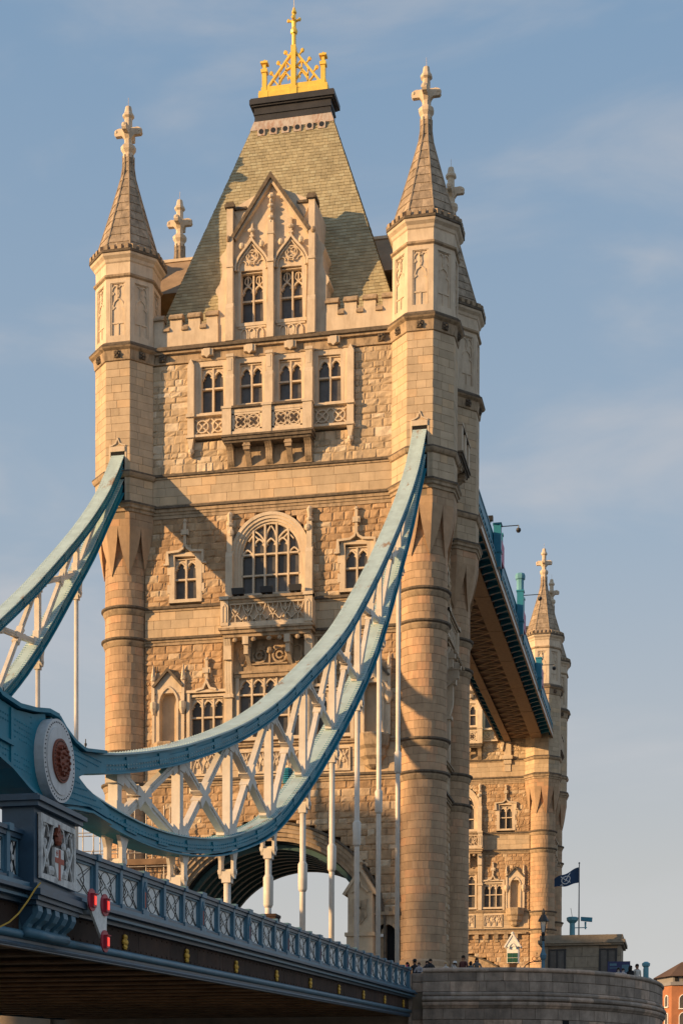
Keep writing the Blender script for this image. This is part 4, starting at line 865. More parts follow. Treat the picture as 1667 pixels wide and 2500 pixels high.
    if far:                                               # corbel table over the far road arch
        for k in range(-6, 7):
            b = MB(); x = k * 1.08; b.box(x - .22, x + .22, -6.1, -5.2, 19.1, 19.6); b.box(x - .2, x + .2, -5.9, -5.2, 18.75, 19.1); b.box(x - .18, x + .18, -5.75, -5.2, 18.4, 18.75); b.build('corbel', 'trim', root)
        b = MB(); b.box(-7.6, 7.6, -6.15, -5.2, 19.6, 19.8); b.build('corbel_shelf', 'trim', root)
    return root
near = tower(0, 'sunlit gothic stone tower nearest, with steep slate roof and gilded crest')
fart = tower(82.3, 'farther gothic stone tower seen past the right turret, under the high walkway', True)

# ------------------------------------------------------------------ suspension chains
UP = [(-5.6, 41.4), (-6.94, 39.75), (-9.4, 36.75), (-13.2, 33.25), (-18.6, 29.0), (-22, 26.5), (-27.5, 22.75), (-31.4, 20.45), (-36.4, 17.85), (-40.7, 15.7), (-44.5, 14.05), (-48.1, 12.7), (-52.7, 11.2), (-55.2, 10.5), (-57.5, 9.9), (-60.1, 9.32), (-61.7, 9.15), (-62.9, 9.3), (-63.5, 9.42)]
LO = [(-5.6, 39.0), (-7.4, 36.95), (-9.76, 34.3), (-11.8, 31.95), (-14.5, 29.25), (-18.6, 25.2), (-22.6, 21.75), (-27.6, 18.25), (-33.1, 14.85), (-37.85, 12.25), (-42.2, 10.25), (-47.5, 8.75), (-51.1, 8.08), (-54.3, 7.7), (-57, 7.55), (-59.3, 7.56), (-60.9, 7.62), (-62.6, 7.45), (-63.5, 7.42)]
upc, loc_ = crom(UP), crom(LO)
zrail = lambda y: 7.74 + .0292 * (y + 14.6)
RODS = [-13.75 - 5.53 * k for k in range(9)]
SLEEVE = [18.97, 15.8, 13.24, 11.23, 9.6, 8.26]
def chain(xc, label, ymin, full=True):
    root = empty('suspension_chain', (xc, -6.9, 38.5)); tag(root, label, 'bridge chain', 'suspension chains')
    root_off = Vector((-xc, 6.9, -38.5))
    def B(mb, name, mt, par=root, smooth=False):
        o = mb.build(name, mt, par, smooth)
        if par is root: o.location = root_off
        return o
    up_ = [p for p in upc if p[0] >= ymin]; lo_ = [p for p in loc_ if p[0] >= ymin]
    for nm, line, sgn in (('upper_chord', up_, 1), ('lower_chord', lo_, -1)):
        ww = .6; d = .5
        tp = line if sgn > 0 else None
        b = MB()
        if sgn > 0: b.sweep(line, xc, ww, -.05, d)
        else: b.sweep(line, xc, ww, d, -.05)
        c = B(b, nm, 'chain_blue')
        b = MB()
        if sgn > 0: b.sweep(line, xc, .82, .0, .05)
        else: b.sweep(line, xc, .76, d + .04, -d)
        B(b, 'top_plate', 'chain_top_lit', c)
        b = MB()
        if sgn > 0: b.sweep(line, xc, .76, -d, d + .05); b.sweep(line, xc, .68, -.2, .3)
        else: b.sweep(line, xc, .82, 0, .05); b.sweep(line, xc, .68, .3, -.2)
        B(b, 'flange_plate', 'chain_blue', c)
        yj = -10.5                                        # cover plates over the joints of the chord plates
        while yj > max(ymin, -60):
            seg = [(q, yinterp(line, q)) for q in (yj - .45, yj - .15, yj + .15, yj + .45)]
            b = MB()
            if sgn > 0: b.sweep(seg, xc, .69, -.12, .42)
            else: b.sweep(seg, xc, .69, .42, -.12)
            B(b, 'cover_plate', 'chain_top_lit', c) if False else B(b, 'cover_plate', 'chain_blue', c); yj -= 2.77
        b = MB(); acc = 0                                 # rivet rows
        for p, q in zip(line, line[1:]):
            L = hypot(q[0] - p[0], q[1] - p[1]); n = max(1, int(L / .22)); dy, dz = (q[0] - p[0]) / L, (q[1] - p[1]) / L; ny, nz = (-dz, dy) if dy > 0 else (dz, -dy)
            o = .005 if sgn > 0 else d + .045
            for i in range(n):
                y = p[0] + (q[0] - p[0]) * i / n; z = p[1] + (q[1] - p[1]) * i / n
                for xx in (-.36, -.27, .27, .36): x = xc + xx * (1 if sgn > 0 else .94); b.add([(x - .025, y + ny * o - dy * .025, z + nz * o - dz * .025), (x + .025, y + ny * o - dy * .025, z + nz * o - dz * .025), (x + .025, y + ny * o + dy * .025, z + nz * o + dz * .025), (x - .025, y + ny * o + dy * .025, z + nz * o + dz * .025), (x, y + ny * (o + .025), z + nz * (o + .025))], [(0, 1, 4), (1, 2, 4), (2, 3, 4), (3, 0, 4)])
                for oo in ((-.32, -.42) if sgn > 0 else (.3, .2)):
                    for s in (-1, 1): x = xc + s * .345; yy, zz = y + ny * oo, z + nz * oo; b.add([(x, yy - .022, zz - .022), (x, yy + .022, zz - .022), (x, yy + .022, zz + .022), (x, yy - .022, zz + .022), (x + s * .025, yy, zz)], [(0, 1, 4), (1, 2, 4), (2, 3, 4), (3, 0, 4)])
        tag(B(b, 'rivets', 'chain_blue' if sgn < 0 else 'chain_top_lit', c), kind='stuff')
    zt = lambda y: yinterp(loc_, y) + .5; zb = lambda y: yinterp(upc, y) - .55
    pts = [y for y in RODS if y > ymin]
    pts = [-8.6] + pts
    def riv(b, a, e, wx):
        L = hypot(e[0] - a[0], e[1] - a[1]); n = int(L / .24); dy, dz = (e[0] - a[0]) / L, (e[1] - a[1]) / L; ny, nz = -dz, dy
        for i in range(1, n):
            for k in (-.085, .085):
                y = a[0] + dy * L * i / n + ny * k; z = a[1] + dz * L * i / n + nz * k
                for s in (-1, 1): x = xc + s * wx / 2; b.add([(x, y - .022, z - .022), (x, y + .022, z - .022), (x, y + .022, z + .022), (x, y - .022, z + .022), (x + s * .02, y, z)], [(0, 1, 4), (1, 2, 4), (2, 3, 4), (3, 0, 4)])
    for i, y in enumerate(pts):
        a, e = zt(y) - .05, zb(y) + .05
        if i == 0: continue
        b = MB(); b.bar((xc, y, a), (xc, y, e), .27, .34); b.bar((xc, y, a - .1), (xc, y, a + .45), .33, .6); b.bar((xc, y, e - .35), (xc, y, e + .1), .33, .54)
        o = B(b, 'post', 'white_paint'); b = MB(); riv(b, (y, a), (y, e), .27); tag(B(b, 'rivets', 'white_paint', o), kind='stuff')
    for i in range(len(pts) - 1):
        y0, y1 = pts[i], pts[i + 1]
        if i == 0: y0 = -9.6
        A = (y0 - .25, zt(y0 - .25)); Bq = (y1 + .25, zb(y1 + .25)); Cq = (y0 - .25, zb(y0 - .25)); D = (y1 + .25, zt(y1 + .25))
        for p, q in ((A, Bq), (Cq, D)):
            if i == 0 and p is A: continue
            b = MB(); wx = .24 if p is A else .2; b.bar((xc, *p), (xc, *q), wx, .26); b.bar((xc, *p), (xc, *q), wx + .06, .06)
            u = Vector((q[0] - p[0], q[1] - p[1])).normalized()
            for e, sg in ((p, 1), (q, -1)): b.bar((xc, e[0], e[1]), (xc, e[0] + sg * u.x * .6, e[1] + sg * u.y * .6), wx + .04, .46)
            o = B(b, 'brace', 'white_paint'); b = MB(); riv(b, p, q, wx); tag(B(b, 'rivets', 'white_paint', o), kind='stuff')
        den = (Bq[0] - A[0]) * (D[1] - Cq[1]) - (Bq[1] - A[1]) * (D[0] - Cq[0])
        if i:
            t = ((Cq[0] - A[0]) * (D[1] - Cq[1]) - (Cq[1] - A[1]) * (D[0] - Cq[0])) / den; cy_, cz_ = A[0] + (Bq[0] - A[0]) * t, A[1] + (Bq[1] - A[1]) * t
            b = MB(); u = Vector((Bq[0] - A[0], Bq[1] - A[1])).normalized() * .6; v = Vector((D[0] - Cq[0], D[1] - Cq[1])).normalized() * .6; r = .33
            pl = []
            for dvec in (u, v, -u, -v): pl.append(dvec)
            pl.sort(key=lambda q: atan2(q.y, q.x)); out = []
            for k, q in enumerate(pl):
                n_ = pl[(k + 1) % 4]; per = Vector((-q.y, q.x)).normalized() * .16; out += [(cy_ + q.x - per.x, cz_ + q.y - per.y), (cy_ + q.x + per.x, cz_ + q.y + per.y), (cy_ + (q.x + n_.x) * .27, cz_ + (q.y + n_.y) * .27)]
            b.prismx(out, xc - .17, xc + .17); B(b, 'gusset', 'white_paint')
    # hanger rods
    for k, y in enumerate(RODS):
        if y < ymin: continue
        z1 = yinterp(loc_, y); z0 = zrail(y) - 1.6; b = MB()
        top = z1 - (.75 if k < 6 else .85)
        if top - z0 > .5: b.tube((xc, y, z0), (xc, y, top), .125, None, 12)
        h = B(b if b.v else b.tube((xc, y, z0), (xc, y, z0 + .5), .125, None, 12), 'hanger_rod', 'white_paint', smooth=True)
        if k < 6:
            zs = SLEEVE[k]; b = MB(); b.lathe([(.13, zs - .62), (.19, zs - .5), (.2, zs + .5), (.13, zs + .62)], 12, (xc, y), False); B(b, 'sleeve', 'white_paint', h, True)
        wv = .16 + .02 * k
        for s in (-1, 1):
            b = MB(); b.prismx([(y - .14 - wv, z1 + .1), (y + .14 + wv, z1 + .1), (y + .17, z1 - .35), (y + .17, z1 - .8), (y + .1, z1 - .95), (y - .1, z1 - .95), (y - .17, z1 - .8), (y - .17, z1 - .35)], xc + s * .22 - .05, xc + s * .22 + .05); B(b, 'hanger_cheek', 'white_paint', h)
        b = MB(); b.tube((xc - .32, y, z1 - .72), (xc + .32, y, z1 - .72), .1, None, 8); b.box(xc - .16, xc + .16, y - .16, y + .16, z1 - 1.1, z1 - .72); B(b, 'hanger_pin', 'white_paint', h)
    if not full: return root
    # roundel at the chain joint
    yc, zc, x0 = -63.6, 8.34, xc + .36
    def disc(r, xa, xb, n=40):
        b = MB(); b.prismx([(yc + r * cos(2 * pi * i / n), zc + r * sin(2 * pi * i / n)) for i in range(n)], xa, xb); return b
    ro = B(disc(.98, xc - .45, x0 + .30), 'roundel', 'disc_white'); ro2 = B(disc(.80, x0 + .3, x0 + .325), 'roundel_face', 'disc_white', ro); B(disc(.52, x0 + .3, x0 + .37), 'roundel_boss', 'rust_red', ro); B(disc(.26, x0 + .37, x0 + .43, 24), 'pin_cap', 'rust_red', ro)
    b = MB()
    for r, n, rr, xx in ((.9, 52, .022, x0 + .3), (.46, 36, .02, x0 + .37)):
        for i in range(n): a = 2 * pi * i / n; b.ball((xx, yc + r * cos(a), zc + r * sin(a)), rr, rr, rr, 5, 3)
    tag(B(b, 'rivets', 'black_iron', ro), kind='stuff')
    b = MB()
    for i in range(14): a = 2 * pi * i / 14; b.tube((x0 + .37, yc + .33 * cos(a), zc + .33 * sin(a)), (x0 + .46, yc + .33 * cos(a), zc + .33 * sin(a)), .045, .035, 6)
    for i in range(7): a = 2 * pi * i / 7 + .2; b.tube((x0 + .42, yc + .17 * cos(a), zc + .17 * sin(a)), (x0 + .49, yc + .17 * cos(a), zc + .17 * sin(a)), .04, .03, 6)
    B(b, 'bolts', 'rust_red', ro)
    # side plates swelling toward the roundel
    b = MB(); pl = [(-63.6, 9.38), (-62.9, 9.28), (-62.2, 9.1), (-61.4, 8.98), (-59.8, 9.18), (-59.8, 8.85), (-61.3, 8.52), (-61.75, 8.35), (-61.2, 8.2), (-59.6, 7.95), (-59.6, 7.7), (-61.0, 7.75), (-62.6, 7.52), (-63.6, 7.45)]
    b.prismx(pl, xc - .42, xc + .42); hp = B(b, 'end_plate', 'chain_blue')
    b = MB(); up2 = [(-63.9, 9.45), (-63.2, 9.46), (-62.85, 9.3), (-62.2, 9.12), (-61.5, 9.06), (-60.0, 9.33)]; b.sweep(up2, xc, 1.06, .06, .02); B(b, 'cap_plate', 'chain_blue', hp)
    b = MB(); lo2 = [(-64.4, 7.28), (-63.2, 7.33), (-62.3, 7.5), (-61.0, 7.64), (-59.6, 7.58)]; b.sweep(lo2, xc, 1.06, .0, .06); B(b, 'cap_plate', 'chain_blue', hp)
    b = MB()
    for (ya, za), (yb, zb_), n in (((-62.5, 8.95), (-60.2, 9.05), 22), ((-62.5, 8.83), (-60.4, 8.9), 20), ((-62.5, 8.7), (-61.2, 8.72), 12), ((-62.6, 7.7), (-60.2, 7.85), 22), ((-62.6, 7.85), (-60.6, 7.98), 18), ((-62.5, 8.0), (-61.2, 8.12), 12), ((-62.4, 8.55), (-61.7, 8.55), 6), ((-62.4, 8.2), (-61.7, 8.2), 6)):
        for i in range(n + 1): t = i / n; b.ball((xc + .42, ya + (yb - ya) * t, za + (zb_ - za) * t), .024, .024, .024, 5, 3)
    tag(B(b, 'rivets', 'teal', hp), kind='stuff')
    return root
mat('chain_deep', (.05, .27, .37), .5, tone=0, var=.2, vscale=2, dirt=.4, dirtcol=(.02, .09, .13))
chain(XT, 'blue and white riveted suspension chain sweeping from right turret to white roundel', -63.6)
chain(-XT, 'blue and white suspension chain running from left turret out of frame', -63.6, False)
# landward link beyond the roundel
lk = empty('landward_chain_link', (XT, -64.5, 8.3)); tag(lk, 'short deep-blue riveted chain link at left edge, left of the white roundel', 'bridge chain', 'suspension chains')
def LB(b, n, m, par=lk):
    o = b.build(n, m, par)
    if par is lk: o.location = (-XT, 64.5, -8.3)
    return o
b = MB(); b.prismx([(-63.9, 9.4), (-64.6, 9.22), (-65.6, 9.08), (-66.6, 9.1), (-69, 9.9), (-73, 11.6), (-73, 8.9), (-69, 8.1), (-67.0, 7.95), (-66.0, 7.8), (-65.1, 7.55), (-64.2, 7.38), (-63.6, 7.4)], XT - .42, XT + .42)
lp = LB(b, 'link_plate', 'chain_blue')
b = MB(); b.sweep([(-63.3, 9.47), (-63.9, 9.45), (-64.7, 9.28), (-65.6, 9.15), (-66.6, 9.17), (-69, 9.97), (-73, 11.67)], XT, 1.1, .07, .03); LB(b, 'cap_plate', 'chain_blue', lp)
b = MB(); b.sweep([(-63.4, 7.32), (-64.2, 7.3), (-65.1, 7.47), (-66, 7.72), (-67, 7.87), (-69, 8.02), (-73, 8.8)], XT, 1.06, .03, .05); LB(b, 'cap_plate', 'chain_blue', lp)
b = MB(); b.box(XT + .42, XT + .5, -67.6, -65.85, 8.2, 8.3); b.box(XT + .42, XT + .46, -65.95, -65.85, 7.75, 9.05); LB(b, 'stiffener', 'chain_blue', lp)
b = MB()
for y in [-64.75 - .13 * i for i in range(24)]:
    zt_ = 9.22 if y > -64.8 else 9.0 + (0 if y > -66.3 else (-66.3 - y) * .3)
    for z in [7.55 + .13 * k for k in range(14)]:
        if (z < zt_ - .08 and (z > 7.6 + (-64.5 - y) * .16)) and (abs(z - 8.25) > .09) and ((z < 8.15 or z > 8.6) or y > -65.8) and rng.random() < .8: b.ball((XT + .42, y, z), .026, .026, .026, 5, 3)
tag(LB(b, 'rivets', 'chain_deep', lp), kind='stuff')
# lightning spikes on the chain top
for y in (-64.66, -62.83, -61.16, -59.41):
    z0 = yinterp(upc, max(y, -63.4)) + .02; b = MB(); b.tube((XT - .3, y, z0 - .02), (XT - .3, y, 9.86), .022, .012, 6); b.tube((XT - .3, y, z0 + .2), (XT - .3, y, z0 + .26), .035, None, 6)
    tag(b.build('bird_spike', 'black_iron'), {-64.66: 'leftmost', -62.83: 'second from left', -61.16: 'third from left', -59.41: 'rightmost'}[y] + ' of four thin dark spikes on the chain top near the roundel', 'spike', 'thin spikes on the chain near the roundel')

# ------------------------------------------------------------------ deck and parapet
Y0, Y1 = -96.0, -14.0
XO = 10.0
deck = empty('bridge_deck', (0, -14.5, 5.3)); tag(deck, 'dark sloping bridge deck with brown fascia, blue rails and gold rosettes', 'bridge deck')
def DB(b, n, m, par=deck, smooth=False):
    o = b.build(n, m, par, smooth)
    if par is deck: o.location = (0, 14.5, -5.3)
    return o
def rail(b, x0, x1, d0, d1, ya=Y0, yb=Y1):               # long moulding between two depths below the rail line
    za, zb = zrail(ya), zrail(yb)
    b.add([(x0, ya, za - d1), (x1, ya, za - d1), (x1, yb, zb - d1), (x0, yb, zb - d1), (x0, ya, za - d0), (x1, ya, za - d0), (x1, yb, zb - d0), (x0, yb, zb - d0)], [(0, 3, 2, 1), (4, 5, 6, 7), (0, 1, 5, 4), (1, 2, 6, 5), (2, 3, 7, 6), (3, 0, 4, 7)])
b = MB(); rail(b, -9.9, 9.9, 1.35, 1.6); DB(b, 'road_slab', 'road')
b = MB(); rail(b, 7.0, 9.8, 1.22, 1.36); rail(b, -9.8, -7.0, 1.22, 1.36); DB(b, 'footway', 'pavement')
for x0, x1, d0, d1, m in ((9.7, 10.32, 1.18, 1.3, 'pale_blue'), (9.7, 10.42, 1.3, 1.38, 'deep_blue'), (9.7, 10.22, 1.38, 1.46, 'deep_blue'), (9.7, 10.3, 1.46, 1.52, 'pale_blue'), (9.7, 10.12, 1.52, 1.62, 'deep_blue')):
    for s in (1, -1):
        b = MB(); rail(b, x0 if s > 0 else -x1, x1 if s > 0 else -x0, d0, d1); DB(b, 'moulding', m)
PAN = 1.8
y = Y1 - .9; k = 0
while y > Y0:
    b = MB(); rail(b, 9.85, 9.97, 1.62, 2.3, y - 2.69, y - .01); b.tn = rng.random(); b.t = [b.tn] * len(b.t); DB(b, 'fascia_panel', 'fascia'); y -= 2.7
b = MB(); rail(b, -9.97, -9.85, 1.62, 2.3); DB(b, 'fascia_panel', 'fascia')
for s in (1, -1):
    b = MB(); b.tube((s * 10.02, Y0, zrail(Y0) - 2.3), (s * 10.02, Y1, zrail(Y1) - 2.3), .1, None, 10); DB(b, 'pipe_rail', 'pale_blue', smooth=True)
    b = MB(); rail(b, min(s * 9.8, s * 10.0), max(s * 9.8, s * 10.0), 2.4, 2.6); b.tube((s * 9.98, Y0, zrail(Y0) - 2.52), (s * 9.98, Y1, zrail(Y1) - 2.52), .06, None, 8); DB(b, 'pipe_rail', 'deep_blue')
for kk in range(9):
    y = -16.12 - 5.4 * kk; z = zrail(y) - 1.96; b = MB(); x = 9.98
    b.ball((x + .03, y, z), .07, .11, .11, 8, 5)
    for a in range(6): b.ball((x + .03, y + .13 * cos(a * pi / 3), z + .15 * sin(a * pi / 3)), .05, .07, .08, 6, 4)
    for e in (-.15, .15): b.ball((x + .03, y, z + e), .05, .1, .06, 6, 4)
    DB(b, 'gold_rosette', 'gold_dark')
b = MB(); y = Y1 - .3
while y > -80:
    for dz in (1.7, 2.14): b.ball((9.97, y, zrail(y) - dz), .03, .03, .03, 5, 3)
    y -= .45
tag(DB(b, 'bolts', 'fascia'), kind='stuff')
y = Y1 - .5
while y > Y0:                                             # cross girders under the deck
    b = MB(); z = zrail(y); b.box(-9.7, 9.75, y - .1, y + .1, z - 2.5, z - 1.6); b.box(-9.7, 9.75, y - .26, y + .26, z - 2.56, z - 2.5); b.tn = rng.random(); DB(b, 'cross_girder', 'soffit'); y -= 2.7
for x in (-7.5, -5, -2.5, 0, 2.5, 5, 7.5):
    b = MB(); rail(b, x - .09, x + .09, 1.6, 2.3); rail(b, x - .2, x + .2, 2.3, 2.34); DB(b, 'stringer', 'soffit')

par = empty('bridge_parapet', (XO, -14.5, 6.4)); tag(par, 'blue cast iron parapet with white lattice panels along the near deck edge', 'parapet')
def PB(b, n, m, p=par):
    o = b.build(n, m, p)
    if p is par: o.location = (-XO, 14.5, -6.4)
    return o
b = MB(); rail(b, 9.78, 10.12, .0, .09); rail(b, 9.82, 10.06, .09, .2); PB(b, 'top_rail', 'deep_blue')
b = MB(); rail(b, 9.8, 10.1, 1.06, 1.18); PB(b, 'bottom_rail', 'deep_blue')
ys = []; y = -14.75
while y > -80: ys.append(y); y -= PAN
def sk(b, x0, x1, ya, yb, d0, d1): rail(b, x0, x1, d0, d1, ya, yb)
def bay(ya, yb, pa0, pa1):                               # one parapet bay: frame, white panel, iron lattice, rosette
    b = MB(); sk(b, 9.86, 10.0, ya + .08, yb - .08, .2, .26); sk(b, 9.86, 10.0, ya + .08, yb - .08, 1.0, 1.07); sk(b, 9.86, 10.0, ya + .08, pa0, .26, 1.0); sk(b, 9.86, 10.0, pa1, yb - .08, .26, 1.0)
    fr = PB(b, 'panel_frame', 'pale_blue')
    b = MB(); b.tn = rng.random(); sk(b, 9.88, 9.95, pa0, pa1, .26, 1.0); PB(b, 'white_panel', 'panel_white', fr)
    b = MB(); b.T = lambda p: (9.99 - p[1], p[0], p[2]); ym = (pa0 + pa1) / 2; zz = zrail(ym) - .63; hw, hh = (pa1 - pa0) / 2, .36
    b.ribbon([(ym - hw, zz - hh), (ym - hw * .3, zz), (ym - hw, zz + hh)], .011, .02, .05); b.ribbon([(ym + hw, zz - hh), (ym + hw * .3, zz), (ym + hw, zz + hh)], .011, .02, .05)
    b.ribbon(arc(ym, zz, hw * .55, 0, 360, 14, hh)[:-1], .011, .02, .05, True); b.ribbon([(ym - hw * .9, zz - hh), (ym + hw * .9, zz + hh)], .011, .022, .05); b.ribbon([(ym - hw * .9, zz + hh), (ym + hw * .9, zz - hh)], .011, .022, .05)
    PB(b, 'lattice', 'black_iron', fr)
    b = MB(); b.ball((9.98, ym, zz), .03, .07, .07, 6, 4); PB(b, 'rosette', 'panel_white', fr)
for i, y in enumerate(ys):
    if -66.6 < y < -63.2: continue
    major = (i % 3 == 0)
    ya, yb = y - PAN, y
    b = MB(); hw = .21 if major else .09
    sk(b, 9.8, 10.09 if major else 10.07, y - hw, y + hw, -.03 if major else .02, 1.2); sk(b, 9.8, 10.15, y - hw - .03, y + hw + .03, -.06, .1); sk(b, 9.8, 10.13, y - hw - .03, y + hw + .03, 1.0, 1.2)
    o = PB(b, 'post', 'pale_blue')
    if major:
        b = MB(); T = lambda p: (10.09 - p[1], p[0], p[2]); b.T = T; zz = zrail(y)
        b.ribbon([(y - .1, zz - .95), (y - .1, zz - .45), (y, zz - .25), (y + .1, zz - .45), (y + .1, zz - .95)], .04, -.03, .02); PB(b, 'arched_niche', 'pale_blue', o)
        b = MB(); sk(b, 10.085, 10.1, y - .07, y + .07, .5, .92); PB(b, 'niche_panel', 'red_paint', o)
    if -66.6 < ya < -63.2 or ya < -80: continue
    pa0, pa1 = ya + (.27 if (i + 1) % 3 == 0 else .15), yb - (.27 if major else .15)
    bay(ya, yb, pa0, pa1)
bay(-66.88, -66.2, -66.76, -66.32); bay(-63.85, -61.55, -63.7, -61.75)

# armorial pedestal
pd = empty('armorial_pedestal', (10.2, -65.05, 4.0)); tag(pd, 'blue iron pedestal with white heraldic relief and red cross shield under roundel', 'pedestal')
def AB_(b, n, m, p=pd, smooth=False):
    o = b.build(n, m, p, smooth)
    if p is pd: o.location = (-10.2, 65.05, -4.0)
    return o
b = MB(); b.box(9.6, 10.36, -66.25, -63.8, 5.0, 6.75); body = AB_(b, 'pedestal_body', 'deep_blue')
b = MB(); b.box(9.5, 10.52, -66.4, -63.68, 6.75, 6.86); b.box(9.45, 10.6, -66.48, -63.6, 6.86, 6.96); b.box(9.55, 10.5, -66.38, -63.7, 6.96, 7.02); AB_(b, 'cap', 'deep_blue')
b = MB(); b.box(9.5, 10.5, -66.38, -63.7, 4.92, 5.05); b.box(9.5, 10.6, -66.45, -63.6, 4.78, 4.92); b.box(9.5, 10.52, -66.4, -63.66, 4.68, 4.78); b.box(9.5, 10.44, -66.3, -63.75, 4.58, 4.68); AB_(b, 'base_moulding', 'deep_blue')
for k in range(5):
    yk = -66.05 + k * .5; b = MB(); b.prismx([], 0, 0) if False else None
    prof = [(10.42, 4.58), (10.44, 4.45), (10.36, 4.3), (10.2, 4.18), (10.12, 4.02), (9.95, 3.98), (9.9, 4.58)]
    b.T = lambda p: (p[0], p[1], p[2]); b.prism(prof, yk - .13, yk + .13); AB_(b, 'bracket_scroll', 'pale_blue')
b = MB(); b.prism([(10.3, 4.58), (10.3, 4.4), (10.05, 4.1), (9.9, 4.58)], -66.2, -63.85); AB_(b, 'bracket_core', 'deep_blue')
b = MB(); b.tube((10.14, -66.25, 3.98), (10.14, -63.8, 4.04), .12, None, 10); AB_(b, 'pipe_rail', 'pale_blue', smooth=True)
# relief plaque, in its own plane: u along y, v along z
TP = lambda p: (10.37 - p[1], p[0], p[2])
b = MB(TP); u0, u1, v0, v1 = -66.08, -63.98, 5.2, 6.62
b.box(u0, u1, -.02, .01, v0, v1); pq = AB_(b, 'relief_plaque', 'lead')
b = MB(TP); b.ribbon([(u0 + .06, v0 + .06), (u0 + .06, v1 - .06), (u1 - .06, v1 - .06), (u1 - .06, v0 + .06)], .12, -.09, 0, True); AB_(b, 'plaque_frame', 'plaque_white', pq)
uc = (u0 + u1) / 2
b = MB(TP)
for s in (-1, 1):
    b.ribbon([(uc + s * .9, 5.35), (uc + s * .72, 5.7), (uc + s * .9, 6.05), (uc + s * .78, 6.35), (uc + s * .86, 6.55)], .05, -.07, 0); b.ribbon([(uc + s * .5, 5.35), (uc + s * .66, 5.75), (uc + s * .42, 6.1), (uc + s * .3, 6.45), (uc, 6.55)], .05, -.08, 0)
    b.ribbon(pointed(uc + s * .7 - .17, uc + s * .7 + .17, 6.2, .9), .04, -.07, 0)
    for q in range(5): b.ball((uc + s * (.45 + .1 * rng.random() + .06 * q), -.03, 5.42 + .12 * q + .1 * rng.random()), .07, .05, .08, 6, 4)
    b.ball((uc + s * .36, -.04, 6.1), .1, .06, .1, 6, 4); b.ball((uc + s * .7, -.03, 6.05), .08, .05, .1, 6, 4); b.ball((uc + s * .38, -.05, 5.45), .14, .07, .12, 6, 4)
AB_(b, 'foliage_relief', 'plaque_white', pq)
b = MB(TP); b.prism([(uc - .26, 6.0), (uc + .26, 6.0), (uc + .27, 5.6), (uc + .12, 5.32), (uc, 5.25), (uc - .12, 5.32), (uc - .27, 5.6)], -.1, -.02); sh = AB_(b, 'shield', 'panel_white', pq)
b = MB(TP); b.box(uc - .055, uc + .055, -.112, -.09, 5.28, 5.98); b.box(uc - .26, uc + .26, -.111, -.09, 5.66, 5.78); b.box(uc - .17, uc - .14, -.111, -.09, 5.82, 5.95); b.box(uc - .2, uc - .11, -.1105, -.09, 5.87, 5.9); AB_(b, 'red_cross', 'red_paint', pq)
b = MB(TP); b.ball((uc, -.06, 6.2), .16, .09, .14); b.ribbon([(uc - .18, 6.32), (uc - .08, 6.28), (uc, 6.36), (uc + .08, 6.28), (uc + .18, 6.32)], .07, -.12, -.02); b.prism([(uc - .1, 6.34), (uc + .1, 6.34), (uc + .04, 6.55), (uc - .04, 6.55)], -.1, -.02); AB_(b, 'helm_crest', 'rust_red', pq)

# navigation signal
sg = empty('navigation_signal', (10.6, -62.9, 4.0)); tag(sg, 'white triangular bracket with three maroon discs and lit red lamps on parapet', 'signal light')
def SB(b, n, m, p=sg):
    o = b.build(n, m, p)
    if p is sg: o.location = (-10.6, 62.9, -4.0)
    return o
TSG = lambda p: (10.62 - p[1], p[0], p[2])
b = MB(TSG); b.prism([(-63.45, 5.2), (-62.6, 5.2), (-62.42, 4.95), (-62.44, 4.2), (-62.78, 4.2), (-63.62, 4.9)], -.03, .03); b.box(-63.1, -62.95, .03, .5, 4.75, 4.9); b.box(-63.1, -62.95, .03, .5, 4.95, 5.05); SB(b, 'bracket', 'panel_white')
for yc, zc in ((-63.5, 5.03), (-62.62, 5.02), (-62.62, 4.14)):
    b = MB(); b.prismx([(yc + .27 * cos(2 * pi * i / 28), zc + .27 * sin(2 * pi * i / 28)) for i in range(28)], 10.66, 10.69); d = SB(b, 'disc', 'maroon')
    b = MB(); b.box(10.69, 10.76, yc - .1, yc + .1, zc - .17, zc + .13); b.box(10.69, 10.80, yc - .11, yc + .11, zc + .13, zc + .15); SB(b, 'lamp_housing', 'maroon', d)
    b = MB(); b.box(10.761, 10.775, yc - .06, yc + .06, zc - .12, zc + .09); SB(b, 'lamp', 'red_lamp', d)
# yellow rope
b = MB(); P = [(10.62, -66.5, 5.02), (10.6, -66.75, 4.85), (10.58, -67.1, 4.55), (10.56, -67.55, 4.22), (10.54, -68.0, 3.98), (10.5, -68.5, 3.8), (10.5, -69.5, 3.62)]
for p, q in zip(P, P[1:]): b.tube(p, q, .018, None, 5)
tag(b.build('rope', 'rope'), 'thin yellow rope hanging from the pedestal at the left edge', 'rope')

